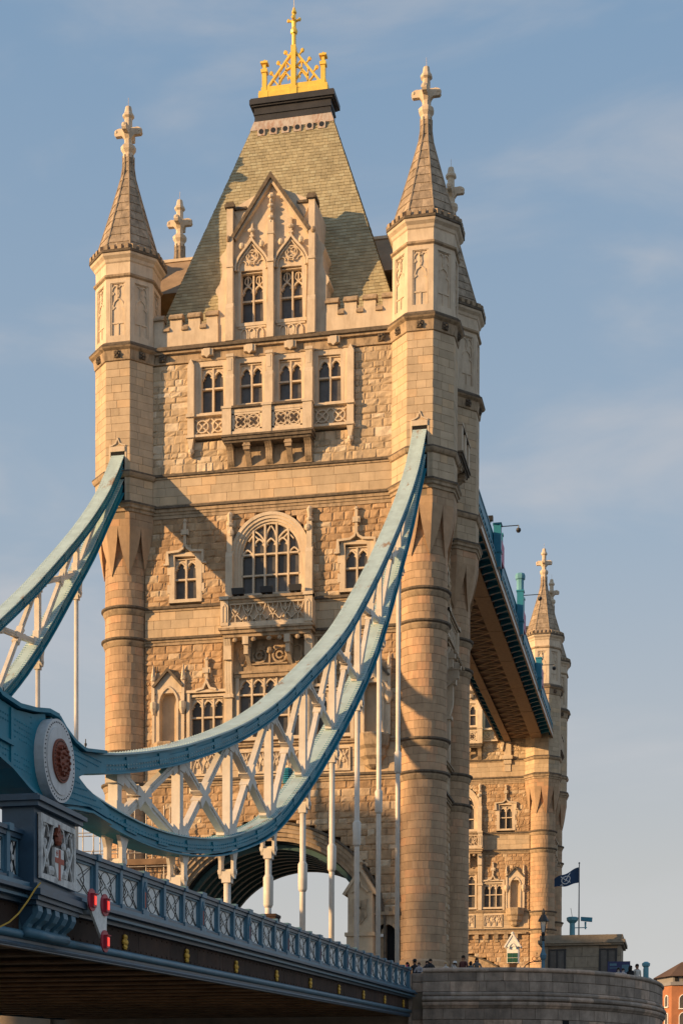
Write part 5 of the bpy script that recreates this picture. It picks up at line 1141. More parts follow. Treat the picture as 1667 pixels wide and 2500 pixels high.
# ------------------------------------------------------------------ high level walkway
wk = empty('high_walkway', (7.4, 5.5, 40.6)); tag(wk, 'high blue iron footbridge with brown boarded underside joining the two towers', 'walkway')
def WB(b, n, m, p=wk):
    o = b.build(n, m, p)
    if p is wk: o.location = (-7.4, -5.5, -40.6)
    return o
WA, WE = 4.8, 77.4
b = MB(); b.box(5.1, 9.35, WA, WE, 41.05, 41.2); so_ = WB(b, 'floor_slab', 'soffit_board')
n = 36; stp = (WE - WA) / n
for k in range(n):
    y = WA + stp * k; b = MB(); b.tn = rng.random(); b.box(5.8, 8.1, y + .03, y + stp - .03, 41.0, 41.06); WB(b, 'soffit_panel', 'soffit_board', so_)
    b = MB(); b.bar((0, 0, 0), (0, 1, 0), .01, .01) if False else None
    b.add([(5.8, y, 40.9), (8.1, y + stp * .95, 40.9), (8.1, y + stp * .95 + .1, 40.9), (5.8, y + .1, 40.9), (5.8, y, 41.0), (8.1, y + stp * .95, 41.0), (8.1, y + stp * .95 + .1, 41.0), (5.8, y + .1, 41.0)], [(0, 3, 2, 1), (4, 5, 6, 7), (0, 1, 5, 4), (1, 2, 6, 5), (2, 3, 7, 6), (3, 0, 4, 7)])
    b.add([(8.1, y, 40.84), (5.8, y + stp * .95, 40.84), (5.8, y + stp * .95 + .1, 40.84), (8.1, y + .1, 40.84), (8.1, y, 40.9), (5.8, y + stp * .95, 40.9), (5.8, y + stp * .95 + .1, 40.9), (8.1, y + .1, 40.9)], [(0, 3, 2, 1), (4, 5, 6, 7), (0, 1, 5, 4), (1, 2, 6, 5), (2, 3, 7, 6), (3, 0, 4, 7)]); b.box(5.8, 8.1, y - .06, y + .06, 40.86, 41.0); WB(b, 'soffit_brace', 'brace_tan', so_)
for x0, x1 in ((5.1, 5.8), (8.1, 9.3)):
    b = MB(); b.box(x0, x1, WA, WE, 40.66, 40.72); b.box((x0 + x1) / 2 - .15, (x0 + x1) / 2 + .15, WA, WE, 40.72, 41.05)
    b2 = WB(b, 'girder', 'girder_brown'); b = MB()
    for k in range(8): y = WA + 4 + k * 9.2; b.box(x0 - .02, x1 + .02, y - .3, y + .3, 40.63, 40.66)
    WB(b, 'splice_plates', 'girder_brown', b2)
for s, xi, xo in ((1, 9.3, 10.35), (-1, 5.1, 4.45)):
    b = MB(); b.box(min(xi, xo), max(xi, xo), WA, WE, 41.2, 41.3); WB(b, 'side_floor', 'teal')
    for k in range(44):
        y = WA + 1 + k * 1.62; b = MB(); b.add([(xi, y - .12, 40.75), (xo, y - .12, 41.0), (xo, y + .12, 41.0), (xi, y + .12, 40.75), (xi, y - .12, 41.2), (xo, y - .12, 41.2), (xo, y + .12, 41.2), (xi, y + .12, 41.2)], [(0, 3, 2, 1), (4, 5, 6, 7), (0, 1, 5, 4), (1, 2, 6, 5), (2, 3, 7, 6), (3, 0, 4, 7)]); WB(b, 'bracket', 'teal')
    xf = xo
    b = MB(); b.box(xf - .06, xf + .06, WA, WE, 40.75, 41.3); WB(b, 'fascia', 'white_paint')
    b = MB(); b.box(xf - .02, xf + .1, WA, WE, 40.68, 40.76); b.box(xf - .02, xf + .12, WA, WE, 41.28, 41.4); WB(b, 'moulding', 'girder_brown')
    b = MB(); b.box(xf - .05, xf + .06, WA, WE, 42.1, 42.22); b.box(xf - .05, xf + .06, WA, WE, 41.4, 41.48); rl = WB(b, 'railing', 'teal')
    b = MB(); y = WA
    while y < WE - 1.2:
        T = lambda p, xf=xf: (xf - p[1], p[0], p[2]); b.T = T
        b.ribbon([(y, 41.45), (y + 1.2, 42.15)], .07, -.04, .02); b.ribbon([(y, 42.15), (y + 1.2, 41.45)], .07, -.03, .02); b.box(y - .05, y + .05, -.05, .03, 41.4, 42.2); b.ball((y, 0, 42.28), .07, .07, .09, 6, 4); y += 1.2
    WB(b, 'lattice', 'teal_light', rl)
    b = MB(); b.box(xf - .3 * s - .1, xf - .3 * s + .1, WA, WE, 41.3, 43.6); b.box(xf - .35 * s - .2, xf - .35 * s + .2, WA, WE, 43.6, 43.75); WB(b, 'inner_screen', 'teal')
b = MB(); b.box(4.9, 10.1, WA, WE, 43.7, 43.85); WB(b, 'roof_deck', 'lead_grey')
for y, z1 in ((22.0, 44.5), (39.4, 45.0), (57.7, 44.3)):
    b = MB(); b.box(10.2, 10.75, y - .3, y + .3, 41.2, z1); b.box(10.14, 10.81, y - .36, y + .36, z1 - .12, z1); b.box(10.14, 10.81, y - .36, y + .36, 42.3, 42.45); po = WB(b, 'standard', 'teal')
    b = MB(); b.box(10.2, 10.55, y + 2.6, y + 3.0, 41.2, z1 + .25); b.box(10.14, 10.6, y + 2.55, y + 3.05, z1 + .1, z1 + .25); WB(b, 'standard', 'teal')
    b = MB(); b.box(10.3, 10.7, y + .3, y + 2.6, 42.0, 43.6); WB(b, 'shield_panel', 'board_pink', po)
    if z1 > 44.9:
        b = MB(); b.lathe([(.3, 45.0), (.3, 45.9), (.4, 46.0), (.42, 46.3), (.36, 46.45)], 8, (10.45, y)); WB(b, 'post_cap', 'teal_light', po)
def camera_arm(x, y, z, L, lab):
    r = empty('security_camera', (x, y, z)); tag(r, lab, 'security camera', 'cameras on the walkway')
    b = MB(); b.tube((0, 0, 0), (L, 0, 0), .035, None, 6); b.build('arm', 'black_iron', r)
    b = MB(); b.tube((L, 0, 0), (L, 0, -.2), .04, None, 6); b.lathe([(.05, -.18), (.17, -.25), (.19, -.4), (.12, -.52)], 8, (L, 0), False); b.build('dome', 'black_iron', r)
camera_arm(10.75, 22.0, 44.3, 1.3, 'dark dome camera on arm at nearest walkway standard'); camera_arm(10.75, 39.4, 44.6, 1.4, 'dark dome camera on arm at middle walkway standard with pale cap'); camera_arm(10.75, 57.7, 43.6, 1.2, 'dark dome camera on arm at farthest walkway standard')
r = empty('floodlight', (10.2, 21.4, 44.5)); tag(r, 'small boxy floodlight on top of nearest walkway standard', 'floodlight')
b = MB(); b.box(-.4, .0, -.2, .15, .05, .4); b.box(-.25, -.15, -.1, .05, -.05, .05); b.build('lamp_body', 'black_iron', r)
# stone corbels carrying the walkway on the far tower
for x in (5.45, 8.7):
    b = MB(); y = 76.75
    for z0, z1, p, hw in ((37.4, 38.2, .35, .34), (38.2, 38.7, .5, .42), (38.7, 39.1, .7, .55), (39.1, 40.62, .45, .38)): b.box(x - hw, x + hw, y - p, y + .3, z0, z1)
    o = b.build('walkway_corbel', 'portland', fart); o.location = (0, -82.3, 0)

# ------------------------------------------------------------------ river pier
def outline():
    pts = [(-14, -14.0)] if False else []
    pts += [(10.05, -13.6), (10.7, -13.6), (10.7, -14.0), (12.2, -14.0), (14.0, -13.75)]
    for i in range(1, 31):
        a = radians(-90 + 180 * i / 30 * 1.0); pts.append((14 + 9.25 * cos(a), 13.75 * sin(a)))
    return pts
OL = outline()
pier = empty('bridge_pier', (12, 0, -6)); tag(pier, 'rounded dark granite river pier with moulded band below its coping', 'pier')
def RB(b, n, m, p=pier, smooth=False):
    o = b.build(n, m, p, smooth)
    if p is pier: o.location = (-12, 0, 6)
    return o
full = [(-x, y) for x, y in reversed(OL)] + OL
def inset(poly, d):
    out = []; n = len(poly)
    for i in range(n):
        a, c = Vector(poly[i - 1]), Vector(poly[(i + 1) % n]); t = (c - a).normalized(); out.append((poly[i][0] - t.y * d * 1, poly[i][1] + t.x * d))
    return out
loop = OL + [(-x, y) for x, y in reversed(OL)]
b = MB(); b.prismz(inset(loop, .06), -9, 6.72); core = RB(b, 'pier_body', 'joint')
b = MB(); b.prismz(inset(loop, .3), 6.72, 6.76); RB(b, 'paving', 'pavement')

# arclength along the visible half
acc = [0]
for p, q in zip(OL, OL[1:]): acc.append(acc[-1] + hypot(q[0] - p[0], q[1] - p[1]))
def at(s):
    s = min(max(s, 0), acc[-1] - 1e-6)
    for i in range(len(acc) - 1):
        if acc[i] <= s <= acc[i + 1]:
            t = (s - acc[i]) / (acc[i + 1] - acc[i]); p, q = OL[i], OL[i + 1]; dx, dy = q[0] - p[0], q[1] - p[1]; d = hypot(dx, dy)
            return (p[0] + dx * t, p[1] + dy * t), (dy / d, -dx / d)
def curved(b, s0, s1, za, zb, p, back=.3, ns=2, g=.012, c=.02):
    vs = []
    for i in range(ns + 1):
        s = s0 + g + (s1 - s0 - 2 * g) * i / ns; (x, y), (nx, ny) = at(s)
        for o, z in ((-back, za + g), (p - c, za + g), (p, za + g + c), (p, zb - g - c), (p - c, zb - g), (-back, zb - g)): vs.append((x + nx * o, y + ny * o, z))
    fs = [(6 * i + k, 6 * i + 6 + k, 6 * i + 7 + k, 6 * i + 1 + k) for i in range(ns) for k in range(5)] + [(5, 4, 3, 2, 1, 0), tuple(6 * ns + k for k in range(6))]
    fs += [(6 * i + 5, 6 * i + 11, 6 * i + 6, 6 * i) for i in range(ns)]
    b.add(vs, fs, rng.random())
pp_ = Pool('stone_block', 300)
b = MB(); curved(b, acc[2], acc[-1], 6.6, 7.58, -.06, .26, 80); RB(b, 'parapet_core', 'joint')
rows = [(7.06, 7.56, 0, .9, 1.6), (6.5, 7.06, .0, .9, 1.6)] + [(5.62 - .62 * (j + 1), 5.62 - .62 * j, 0.02, 1.0, 1.7) for j in range(19)]
for za, zb, p, l0, l1 in rows:
    brk = [acc[2]]
    s = acc[2]
    pp_.put(core, 'pier_stone', 5, lambda b, za=za, zb=zb: curved(b, 0, acc[1] - .02, za, zb, 0, .3, 1))
    while s < acc[-1] - .02:
        L = rng.uniform(l0, l1)
        if acc[-1] - s - L < l0 * .6: L = acc[-1] - s
        if s < acc[4] < s + L: L = max(acc[4] - s, .4)
        pp_.put(core, 'pier_stone', (100 if zb > 2.5 else 1) - s * .1, lambda b, s=s, L=L, za=za, zb=zb, p=p: curved(b, s, s + L, za, zb, p)); s += L
pp_.flush()
b = MB(); 
def band(prof, mt, nm):                                  # moulded string swept round the pier in stones
    s = acc[2]
    while s < acc[-1] - .01:
        L = min(rng.uniform(1.3, 2.0), acc[-1] - s); bb = MB(); vs = []; ns = 3
        for i in range(ns + 1):
            (x, y), (nx, ny) = at(s + .006 + (L - .012) * i / ns); vs += [(x + nx * o, y + ny * o, z) for o, z in prof]
        m = len(prof); bb.add(vs, [(m * i + k, m * i + m + k, m * i + m + (k + 1) % m, m * i + (k + 1) % m) for i in range(ns) for k in range(m)] + [tuple(range(m)), tuple(range(m * ns + m - 1, m * ns - 1, -1))], rng.random()); RB(bb, nm, mt); s += L
band([(-.5, 7.56), (.04, 7.56), (.09, 7.62), (.09, 7.70), (.0, 7.8), (-.3, 7.8), (-.5, 7.72)], 'pier_stone', 'coping_stone')
band([(-.2, 6.26), (.06, 6.26), (.12, 6.32), (.12, 6.4), (.05, 6.48), (0, 6.5), (-.2, 6.5)], 'pier_stone', 'moulded_band')
band([(-.2, 5.98), (.12, 5.98), (.22, 6.03), (.24, 6.12), (.2, 6.2), (.08, 6.26), (-.2, 6.26)], 'pier_stone', 'moulded_band')
band([(-.2, 5.62), (.05, 5.62), (.1, 5.7), (.18, 5.78), (.2, 5.88), (.12, 5.96), (-.2, 5.98)], 'pier_stone', 'moulded_band')
(x, y), (nx, ny) = at(acc[4] + 4.6); b = MB(rot((x, y), atan2(nx, -ny))); b.box(-.2, .2, -.04, .2, 4.45, 5.0); RB(b, 'scupper', 'slot_dark')
b = MB(); b.box(-14, 14, 14.0, 14.0, 0, 0) if False else b.box(9.9, 10.05, -13.9, -7.4, 4.6, 7.5); RB(b, 'abutment_wall', 'pier_stone')
# far pier, only a core behind everything
fp = empty('bridge_pier', (0, 82.3, -6)); tag(fp, 'far river pier mostly hidden beneath the farther tower', 'pier')
b = MB(); b.prismz(inset(loop, .06), -9, 6.76); o = b.build('pier_body', 'pier_stone', fp); o.location = (0, 0, 6)
b = MB(); b.prismz(loop, 6.76, 7.0); o = b.build('coping', 'pier_stone', fp); o.location = (0, 0, 6)

# ------------------------------------------------------------------ things on the pier
GZ = 6.76
kk = empty('pier_kiosk', (18.4, -2, GZ)); tag(kk, 'low flat-roofed stone cabin with two dark windows on the pier', 'kiosk')
def KB(b, n, m, p=kk):
    o = b.build(n, m, p)
    if p is kk: o.location = (-18.4, 2, -GZ)
    return o
b = MB(); b.box(16.1, 20.75, -2.0, 1.6, GZ, 10.1); kw = KB(b, 'wall', 'joint')
for r_ in lay(16.08, 20.77, GZ, 10.1, .62, .7, 1.3, [(16.46, 17.5, 8.2, 9.95), (19.5, 20.55, 8.2, 9.95)]): b = MB(); flat(b, r_, -2.06, -1.9); KB(b, 'stone_block', 'kiosk_stone', kw)
b = MB(); b.box(20.75, 20.8, -2.0, 1.6, GZ, 10.1); KB(b, 'end_wall', 'kiosk_stone', kw)
b = MB(); b.box(15.95, 20.95, -2.25, 1.8, 10.1, 10.22); b.box(15.85, 21.05, -2.35, 1.9, 10.22, 10.42); b.box(15.95, 20.9, -2.2, 1.8, 10.42, 10.72); KB(b, 'cornice', 'kiosk_stone')
b = MB(); b.ball((19.9, -.5, 10.72), .35, .35, .2); KB(b, 'dome_light', 'lead_grey'); b = MB(); b.prismx([(-.5, 10.7), (.3, 10.7), (.3, 10.95)], 20.2, 20.6); KB(b, 'roof_hatch', 'lead_grey')
for x0, x1 in ((16.5, 17.46), (19.54, 20.5)):
    b = MB(); b.ribbon([(x0, 8.45), (x0, 9.85), (x1, 9.85), (x1, 8.45)], .1, -2.1, -1.95, True); b.box((x0 + x1) / 2 - .05, (x0 + x1) / 2 + .05, -2.09, -1.95, 8.45, 9.85); wn = KB(b, 'window', 'black_iron')
    for a, c_ in ((x0, (x0 + x1) / 2), ((x0 + x1) / 2, x1)): b = MB(); b.box(a, c_, -2.02, -2.0, 8.45, 9.85); KB(b, 'pane', 'glass', wn)
# vent stack, flag, cctv on the kiosk
v = empty('vent_stack', (17.75, 0, 10.72)); tag(v, 'turquoise fluted vent stack with flared top on the cabin roof', 'vent')
b = MB(); b.lathe([(.24, 0), (.2, .1), (.17, .2), (.16, .95), (.22, 1.0), (.34, 1.12), (.36, 1.3), (.3, 1.34)], 8, (0, 0), False); b.build('stack', 'teal_light', v); b = MB(); b.tube((0, 0, 1.3), (-.1, 0, 1.9), .015); b.build('aerial', 'black_iron', v)
fl = empty('flagpole', (18.15, 0, 10.72)); tag(fl, 'slim pole flying a dark navy flag with white emblem above the cabin', 'flagpole')
b = MB(); b.tube((0, 0, 0), (0, 0, 4.6), .045, .03, 8); b.ball((0, 0, 4.65), .06); b.build('pole', 'lead_grey', fl)
b = MB(); nx_, nz_ = 14, 6; vs = []
def flp(u, v): return (-.03 - u * 1.5, .16 * sin(u * 7 + v * 1.2) * u ** .5, 4.4 - u * .68 - v * (.95 - .45 * u ** 1.5) + .05 * sin(u * 9))
for i in range(nx_ + 1):
    for j in range(nz_ + 1): vs.append(flp(i / nx_, j / nz_))
m1 = nz_ + 1
b.add(vs + [(x, y + .012, z) for x, y, z in vs], [(i * m1 + j, i * m1 + j + 1, i * m1 + m1 + j + 1, i * m1 + m1 + j) for i in range(nx_) for j in range(nz_)] + [(len(vs) + i * m1 + j, len(vs) + i * m1 + m1 + j, len(vs) + i * m1 + m1 + j + 1, len(vs) + i * m1 + j + 1) for i in range(nx_) for j in range(nz_)]); ff = b.build('flag', 'flag_navy', fl, True)
b = MB()
for pts in ([(.52 + .17 * cos(a * pi / 8), .5 + .3 * sin(a * pi / 8)) for a in range(17)], [(.35, .1), (.52, .5), (.7, .9)], [(.34, .8), (.52, .5), (.72, .15)], [(.64, .9), (.74, .9)]):
    for (u, v_), (u2, v2) in zip(pts, pts[1:]):
        p, q = flp(u, v_), flp(u2, v2); b.tube((p[0], p[1] - .012, p[2]), (q[0], q[1] - .012, q[2]), .028, None, 5)
b.build('emblem', 'flag_white', ff)
cc = empty('security_camera', (18.55, 0, 11.4)); tag(cc, 'turquoise box camera on a bracket above the cabin roof', 'security camera')
b = MB(); b.tube((-.72, 0, 0), (.1, 0, 0), .03); b.tube((-.0, 0, -.1), (0, 0, .35), .05, .07); b.build('bracket', 'teal_light', cc); b = MB(); b.add([(-.28, -.12, .42), (.4, -.12, .34), (.4, .12, .34), (-.28, .12, .42), (-.28, -.12, .66), (.42, -.12, .6), (.42, .12, .6), (-.28, .12, .66)], [(0, 3, 2, 1), (4, 5, 6, 7), (0, 1, 5, 4), (1, 2, 6, 5), (2, 3, 7, 6), (3, 0, 4, 7)]); b.build('housing', 'teal', cc)
# lamp post
lp_ = empty('street_lamp', (16.4, -5, GZ)); tag(lp_, 'blue-grey lamp post with black glazed lantern standing on the pier', 'street lamp')
def LP(b, n, m, p=lp_): return b.build(n, m, p)
b = MB(); b.lathe([(.2, 0), (.2, .3), (.13, .5), (.1, 2.2), (.16, 2.3), (.2, 2.5), (.12, 2.7), (.075, 2.9), (.06, 3.35)], 10, (0, 0), False); LP(b, 'post', 'pale_blue')
b = MB(); b.lathe([(.05, 3.3), (.1, 3.4), (.08, 3.6), (.13, 3.75), (.06, 3.85)], 8, (0, 0), False); LP(b, 'collar', 'black_iron')
b = MB(); b.lathe([(.13, 3.85), (.23, 4.5)], 4, (0, 0), False, ph=pi / 4); lg = LP(b, 'lantern_glass', 'lamp_glass')
b = MB()
for k in range(4): a = pi / 4 + k * pi / 2; b.tube((.13 * cos(a), .13 * sin(a), 3.85), (.235 * cos(a), .235 * sin(a), 4.5), .018)
b.lathe([(.34, 4.48), (.3, 4.55), (.14, 4.85), (.08, 4.9), (.1, 5.0), (.02, 5.25)], 8, (0, 0), False); LP(b, 'lantern_frame', 'black_iron')
# iron overthrow between lamp and far side
ov = empty('iron_overthrow', (15.9, -5, GZ)); tag(ov, 'small scrolled black iron arch beside the lamp post', 'ironwork')
b = MB(); b.ribbon([(-.6, 0), (-.6, 1.75)] + arc(.2, 1.75, .8, 180, 75, 8, .4) + [(.5, 2.15)], .05, -.03, .03); b.build('arch_bar', 'black_iron', ov)
b = MB(); b.ribbon(arc(-.02, 2.3, .12, 0, 330, 10), .03, -.02, .02); b.ribbon(arc(.28, 2.3, .12, 180, -150, 10), .03, -.02, .02); b.ribbon([(.13, 2.1), (.13, 2.6)], .03, -.02, .02); b.ball((.13, 0, 2.63), .04); b.ribbon([(.0, 2.12), (.26, 2.12)], .03, -.02, .02); b.build('scrolls', 'black_iron', ov)
# gabled cabin on the bascule side
gc = empty('gabled_cabin', (9.95, 40, 7.0)); tag(gc, 'small white gabled control cabin with green glazing before the far tower', 'cabin')
b = MB(); b.box(-.5, .5, -.4, .6, 6.0, 7.4); gb = b.build('cabin_body', 'panel_white', gc)
b = MB(); b.prism([(-.62, 7.4), (.62, 7.4), (0, 8.4)], -.5, .65); b.ribbon([(-.7, 7.35), (0, 8.5), (.7, 7.35)], .12, -.56, .65); b.ribbon(pointed(-.3, .3, 7.2, .9), .06, -.56, -.4); b.lathe([(.05, 8.4), (.16, 8.55), (.05, 8.7)], 6, (0, -.4), False); b.build('gable', 'panel_white', gc)
b = MB(); b.box(-.3, .3, -.3, .4, 0, 6.0); b.build('support', 'fascia', gc)
for k in range(4):
    b = MB(); x = -.44 + (k % 2) * .46; z = 6.05 + (k // 2) * .42; b.box(x, x + .42, -.43, -.4, z, z + .38); b.build('pane', 'green_glass', gb)
# information board, telescope post
ib = empty('information_board', (20.75, -4.6, GZ)); tag(ib, 'navy information board on posts behind the pier wall', 'sign board')
b = MB(); b.box(-.62, .68, -.04, .04, 1.35, 2.1); b.build('board', 'board_navy', ib); 
for x in (-.5, .5): b = MB(); b.box(x, x + .06, -.03, .03, 0, 1.4); b.build('leg', 'black_iron', ib)
b = MB(); b.box(-.5, -.1, -.05, -.04, 1.85, 1.98); b.box(-.5, .1, -.05, -.04, 1.7, 1.74); b.box(.2, .6, -.05, -.04, 1.45, 1.9); b.build('print', 'pale_blue', ib)
rb = empty('barrier_banner', (19.3, -7.2, GZ)); tag(rb, 'low pink and blue barrier banner along the pier wall', 'banner')
b = MB(); b.box(-1.0, 1.0, -.03, .03, .5, 1.12); b.build('sheet', 'board_pink', rb); 
for x in (-1.02, .98): b = MB(); b.box(x, x + .04, -.05, .05, 0, 1.15); b.build('post', 'black_iron', rb)
vp = empty('mooring_post', (22.35, -5.2, GZ)); tag(vp, 'turquoise capped post at the rounded end of the pier', 'post')
b = MB(); b.lathe([(.2, 0), (.16, .2), (.15, 1.7), (.22, 1.75), (.24, 1.9), (.1, 2.0)], 10, (0, 0), False); b.build('shaft', 'teal_light', vp)
rl2 = empty('iron_railing', (22.2, -4.6, GZ)); tag(rl2, 'short turquoise iron railing at the pier tip', 'railing')
for k in range(4):
    b = MB(); b.tube((.05 * k, .35 * k, 0), (.05 * k, .35 * k, 1.65 - .12 * k), .03); b.build('bar', 'teal_light', rl2)
b = MB(); b.tube((0, 0, 1.62), (.15, 1.05, 1.28), .03); b.tube((0, 0, 1.3), (.5, .2, 1.05), .02); b.build('top_bar', 'teal_light', rl2)

# ------------------------------------------------------------------ people
def person(x, y, zg, h, shirt, hair, skin, face=0, lean=0, long_hair=False, hat=None, trousers=(.03, .035, .05), label='', arm='rest', cat='person'):
    r = empty('person', (x, y, zg), face); tag(r, label, 'person', 'people on the pier')
    s = h / 1.75
    def pm(nm, c):
        k = nm + '_%.2f_%.2f_%.2f' % c
        if k not in MATS: mat(k, c, .85, tone=0, var=.12, vscale=6)
        return k
    J = dict(pel=(0, 0, .95), che=(0, -.02 - lean * .5, 1.25), sho=(0, -.02 - lean, 1.42), nek=(0, -.03 - lean, 1.5), hd1=(0, -.04 - lean, 1.6), hd2=(0, -.03 - lean, 1.68))
    V = []; E_ = []; Rd = []
    def add(p, rad, prev):
        V.append(tuple(c * s for c in p)); Rd.append(rad); i = len(V) - 1
        if prev is not None: E_.append((prev, i))
        return i
    a = add(J['pel'], (.15, .11), None); c = add((0, 0, 1.08), (.14, .105), a); d = add(J['che'], (.16, .12), c); e = add(J['sho'], (.13, .095), d)
    nk = add(J['nek'], (.06, .06), e); h1 = add(J['hd1'], (.088, .1), nk); h2 = add((0, -.035 - lean, 1.69), (.07, .08), h1)
    for q in (-1, 1):
        p = add((q * .1, 0, .86), (.095, .1), a); p = add((q * .105, -.01, .48), (.07, .075), p); p = add((q * .11, .02, .1), (.048, .05), p); p = add((q * .12, -.12, .035), (.042, .035), p)
        p = add((q * .19, -.02 - lean, 1.39), (.068, .068), e)
        if arm == 'rest': el, ha = (q * .26, -.12 - lean, 1.14), (q * .17, -.36 - lean, 1.1)
        elif arm == 'raise': el, ha = (q * .27, -.2 - lean, 1.2), (q * .08, -.22 - lean, 1.52)
        else: el, ha = (q * .25, .02, 1.12), (q * .24, -.06, .88)
        p = add(el, (.05, .05), p); p = add(ha, (.036, .036), p)
        hd = p
        dv = (Vector(ha) - Vector(el)).normalized() * .07
        p2 = add(tuple(Vector(ha) + dv), (.035, .02), p)
        for fi in (-1.5, -.5, .5, 1.5): add((ha[0] + dv.x * 2 + fi * .018, ha[1] + dv.y * 2, ha[2] + dv.z * 2 - .01 * abs(fi)), (.009, .009), p2)
        add((ha[0] - q * .045, ha[1] + dv.y * 1.1, ha[2] + dv.z * 1.1 + .02), (.01, .01), p)
    me = bpy.data.meshes.new('body'); me.from_pydata(V, E_, []); o = bpy.data.objects.new('body', me); COL.objects.link(o); o.parent = r
    md = o.modifiers.new('skin', 'SKIN'); md.use_smooth_shade = True
    lay_ = me.skin_vertices[0].data if me.skin_vertices else None
    if lay_ is None:
        bpy.context.view_layer.objects.active = o
    else:
        for i, q in enumerate(Rd): lay_[i].radius = (q[0] * s, q[1] * s)
        lay_[0].use_root = True
    sb = o.modifiers.new('sub', 'SUBSURF'); sb.levels = 1; sb.render_levels = 1
    k = 'skin_cloth_%s_%s' % (shirt, skin)
    if k not in MATS:                                     # one body: shoes, trousers, top and skin by height on the figure
        m = bpy.data.materials.new('body_cloth'); m.use_nodes = True; t = m.node_tree; bs = t.nodes['Principled BSDF']; bs.inputs['Roughness'].default_value = .8
        tcn = t.nodes.new('ShaderNodeTexCoord'); sp_ = t.nodes.new('ShaderNodeSeparateXYZ'); t.links.new(tcn.outputs['Object'], sp_.inputs[0]); mr = t.nodes.new('ShaderNodeMath'); mr.operation = 'DIVIDE'; mr.inputs[1].default_value = 1.75; t.links.new(sp_.outputs[2], mr.inputs[0])
        rp_ = t.nodes.new('ShaderNodeValToRGB'); cr = rp_.color_ramp; cr.interpolation = 'CONSTANT'; cr.elements[0].color = (.02, .02, .02, 1); cr.elements[1].position = .05; cr.elements[1].color = (*trousers, 1)
        e1 = cr.elements.new(.54); e1.color = (*shirt, 1); e2 = cr.elements.new(.845); e2.color = (*skin, 1); t.links.new(mr.outputs[0], rp_.inputs[0]); t.links.new(rp_.outputs[0], bs.inputs['Base Color']); MATS[k] = m
    me.materials.append(MATS[k])
    hz = 1.7 * s; hy = (-.02 - lean) * s
    b = MB(); b.ball((0, hy, hz - .02), .1 * s, .12 * s, .1 * s, 10, 6)
    if long_hair: b.ball((0, hy + .05, hz - .14), .125 * s, .1 * s, .2 * s, 10, 6)
    else: b.ball((0, hy + .04, hz - .06), .1 * s, .09 * s, .11 * s, 10, 6)
    ho = b.build('hair', pm('hair', hair), r, True)
    if hat: b = MB(); b.lathe([(.16, hz + .02), (.11, hz + .04), (.1, hz + .12), (.03, hz + .14)], 10, (0, hy), False); b.build('hat', pm('hat', hat), r, True)
    b = MB(); fy = hy - .115 * s; b.ball((0, fy - .005, hz - .1 * s), .016, .03, .022, 6, 4); b.build('nose', pm('skin', skin), r, True)
    b = MB(); b.ball((-.035, fy + .012, hz - .07 * s), .012, .008, .008, 6, 4); b.ball((.035, fy + .012, hz - .07 * s), .012, .008, .008, 6, 4); b.build('eyes', pm('eye', (.02, .015, .01)), r)
    b = MB(); b.ball((0, fy + .012, hz - .15 * s), .028, .01, .008, 6, 4); b.build('mouth', pm('lip', (.35, .12, .09)), r)
    b = MB(); b.ball((-.095 * s, hy, hz - .09), .014, .03, .035, 6, 4); b.ball((.095 * s, hy, hz - .09), .014, .03, .035, 6, 4); b.build('ears', pm('skin', skin), r)
    return r
SK = (.5, .29, .19); SK2 = (.33, .18, .11)
person(12.72, -12.6, GZ, 1.80, (.09, .03, .03), (.015, .012, .01), SK2, -.5, 0, False, None, label='man in dark maroon jacket with short black hair behind pier wall', arm='down')
person(13.42, -12.4, GZ, 1.68, (.12, .11, .11), (.02, .013, .01), SK, .2, .03, True, None, label='long-haired woman in grey jacket leaning at the pier wall')
person(12.9, -11.0, GZ, 1.62, (.05, .09, .12), (.02, .015, .012), SK, 2.8, 0, False, None, label='dark-haired person half hidden between the maroon man and grey woman', arm='down')
person(12.16, -11.6, GZ, 1.52, (.55, .53, .5), (.06, .04, .03), SK, -.9, .05, False, (.7, .68, .64), label='person in pale top and white sun hat behind the pier wall', arm='raise')
person(11.55, -11.2, GZ, 1.6, (.6, .55, .5), (.5, .34, .18), SK, -.4, 0, True, None, label='fair-haired person in pale top before the right turret base')
person(10.78, -12.0, GZ, 1.7, (.02, .02, .025), (.012, .01, .01), SK, .7, .02, True, None, label='woman in black with long black hair near the deck end')
person(10.5, -11.3, GZ, 1.66, (.03, .03, .04), (.02, .014, .01), SK, .3, 0, False, None, label='dark-clothed person just left of the black-haired woman', arm='raise')
person(10.2, -12.2, GZ, 1.5, (.3, .3, .33), (.09, .05, .03), SK, -.2, 0, False, None, label='brown-haired child peering over the pier wall')
person(9.85, -11.6, GZ, 1.68, (.02, .02, .025), (.015, .012, .01), SK2, .5, 0, False, (.02, .02, .025), label='person in black with a dark cap by the deck end', arm='down')
person(9.42, -11.4, GZ, 1.6, (.45, .08, .16), (.03, .02, .015), SK, -.6, 0, True, None, label='person in pink top at the end of the blue parapet')
person(8.75, -13.2, zrail(-13.5) - 1.25, 1.66, (.3, .06, .05), (.1, .04, .02), SK, -.3, 0, True, None, label='red-haired person passing the dark side doorway', arm='down')
person(21.85, -5.9, GZ, 1.8, (.62, .6, .55), (.02, .014, .01), SK2, .6, 0, False, None, label='man in white shirt at the rounded pier end', arm='down')
person(21.5, -6.3, GZ, 1.68, (.015, .015, .018), (.012, .01, .01), SK, 2.6, 0, True, None, label='person in black with long hair beside the white-shirted man', arm='down')
person(21.1, -6.7, GZ, 1.5, (.5, .45, .45), (.04, .025, .02), SK2, 0, 0, False, None, label='child in pale top next to the navy board')
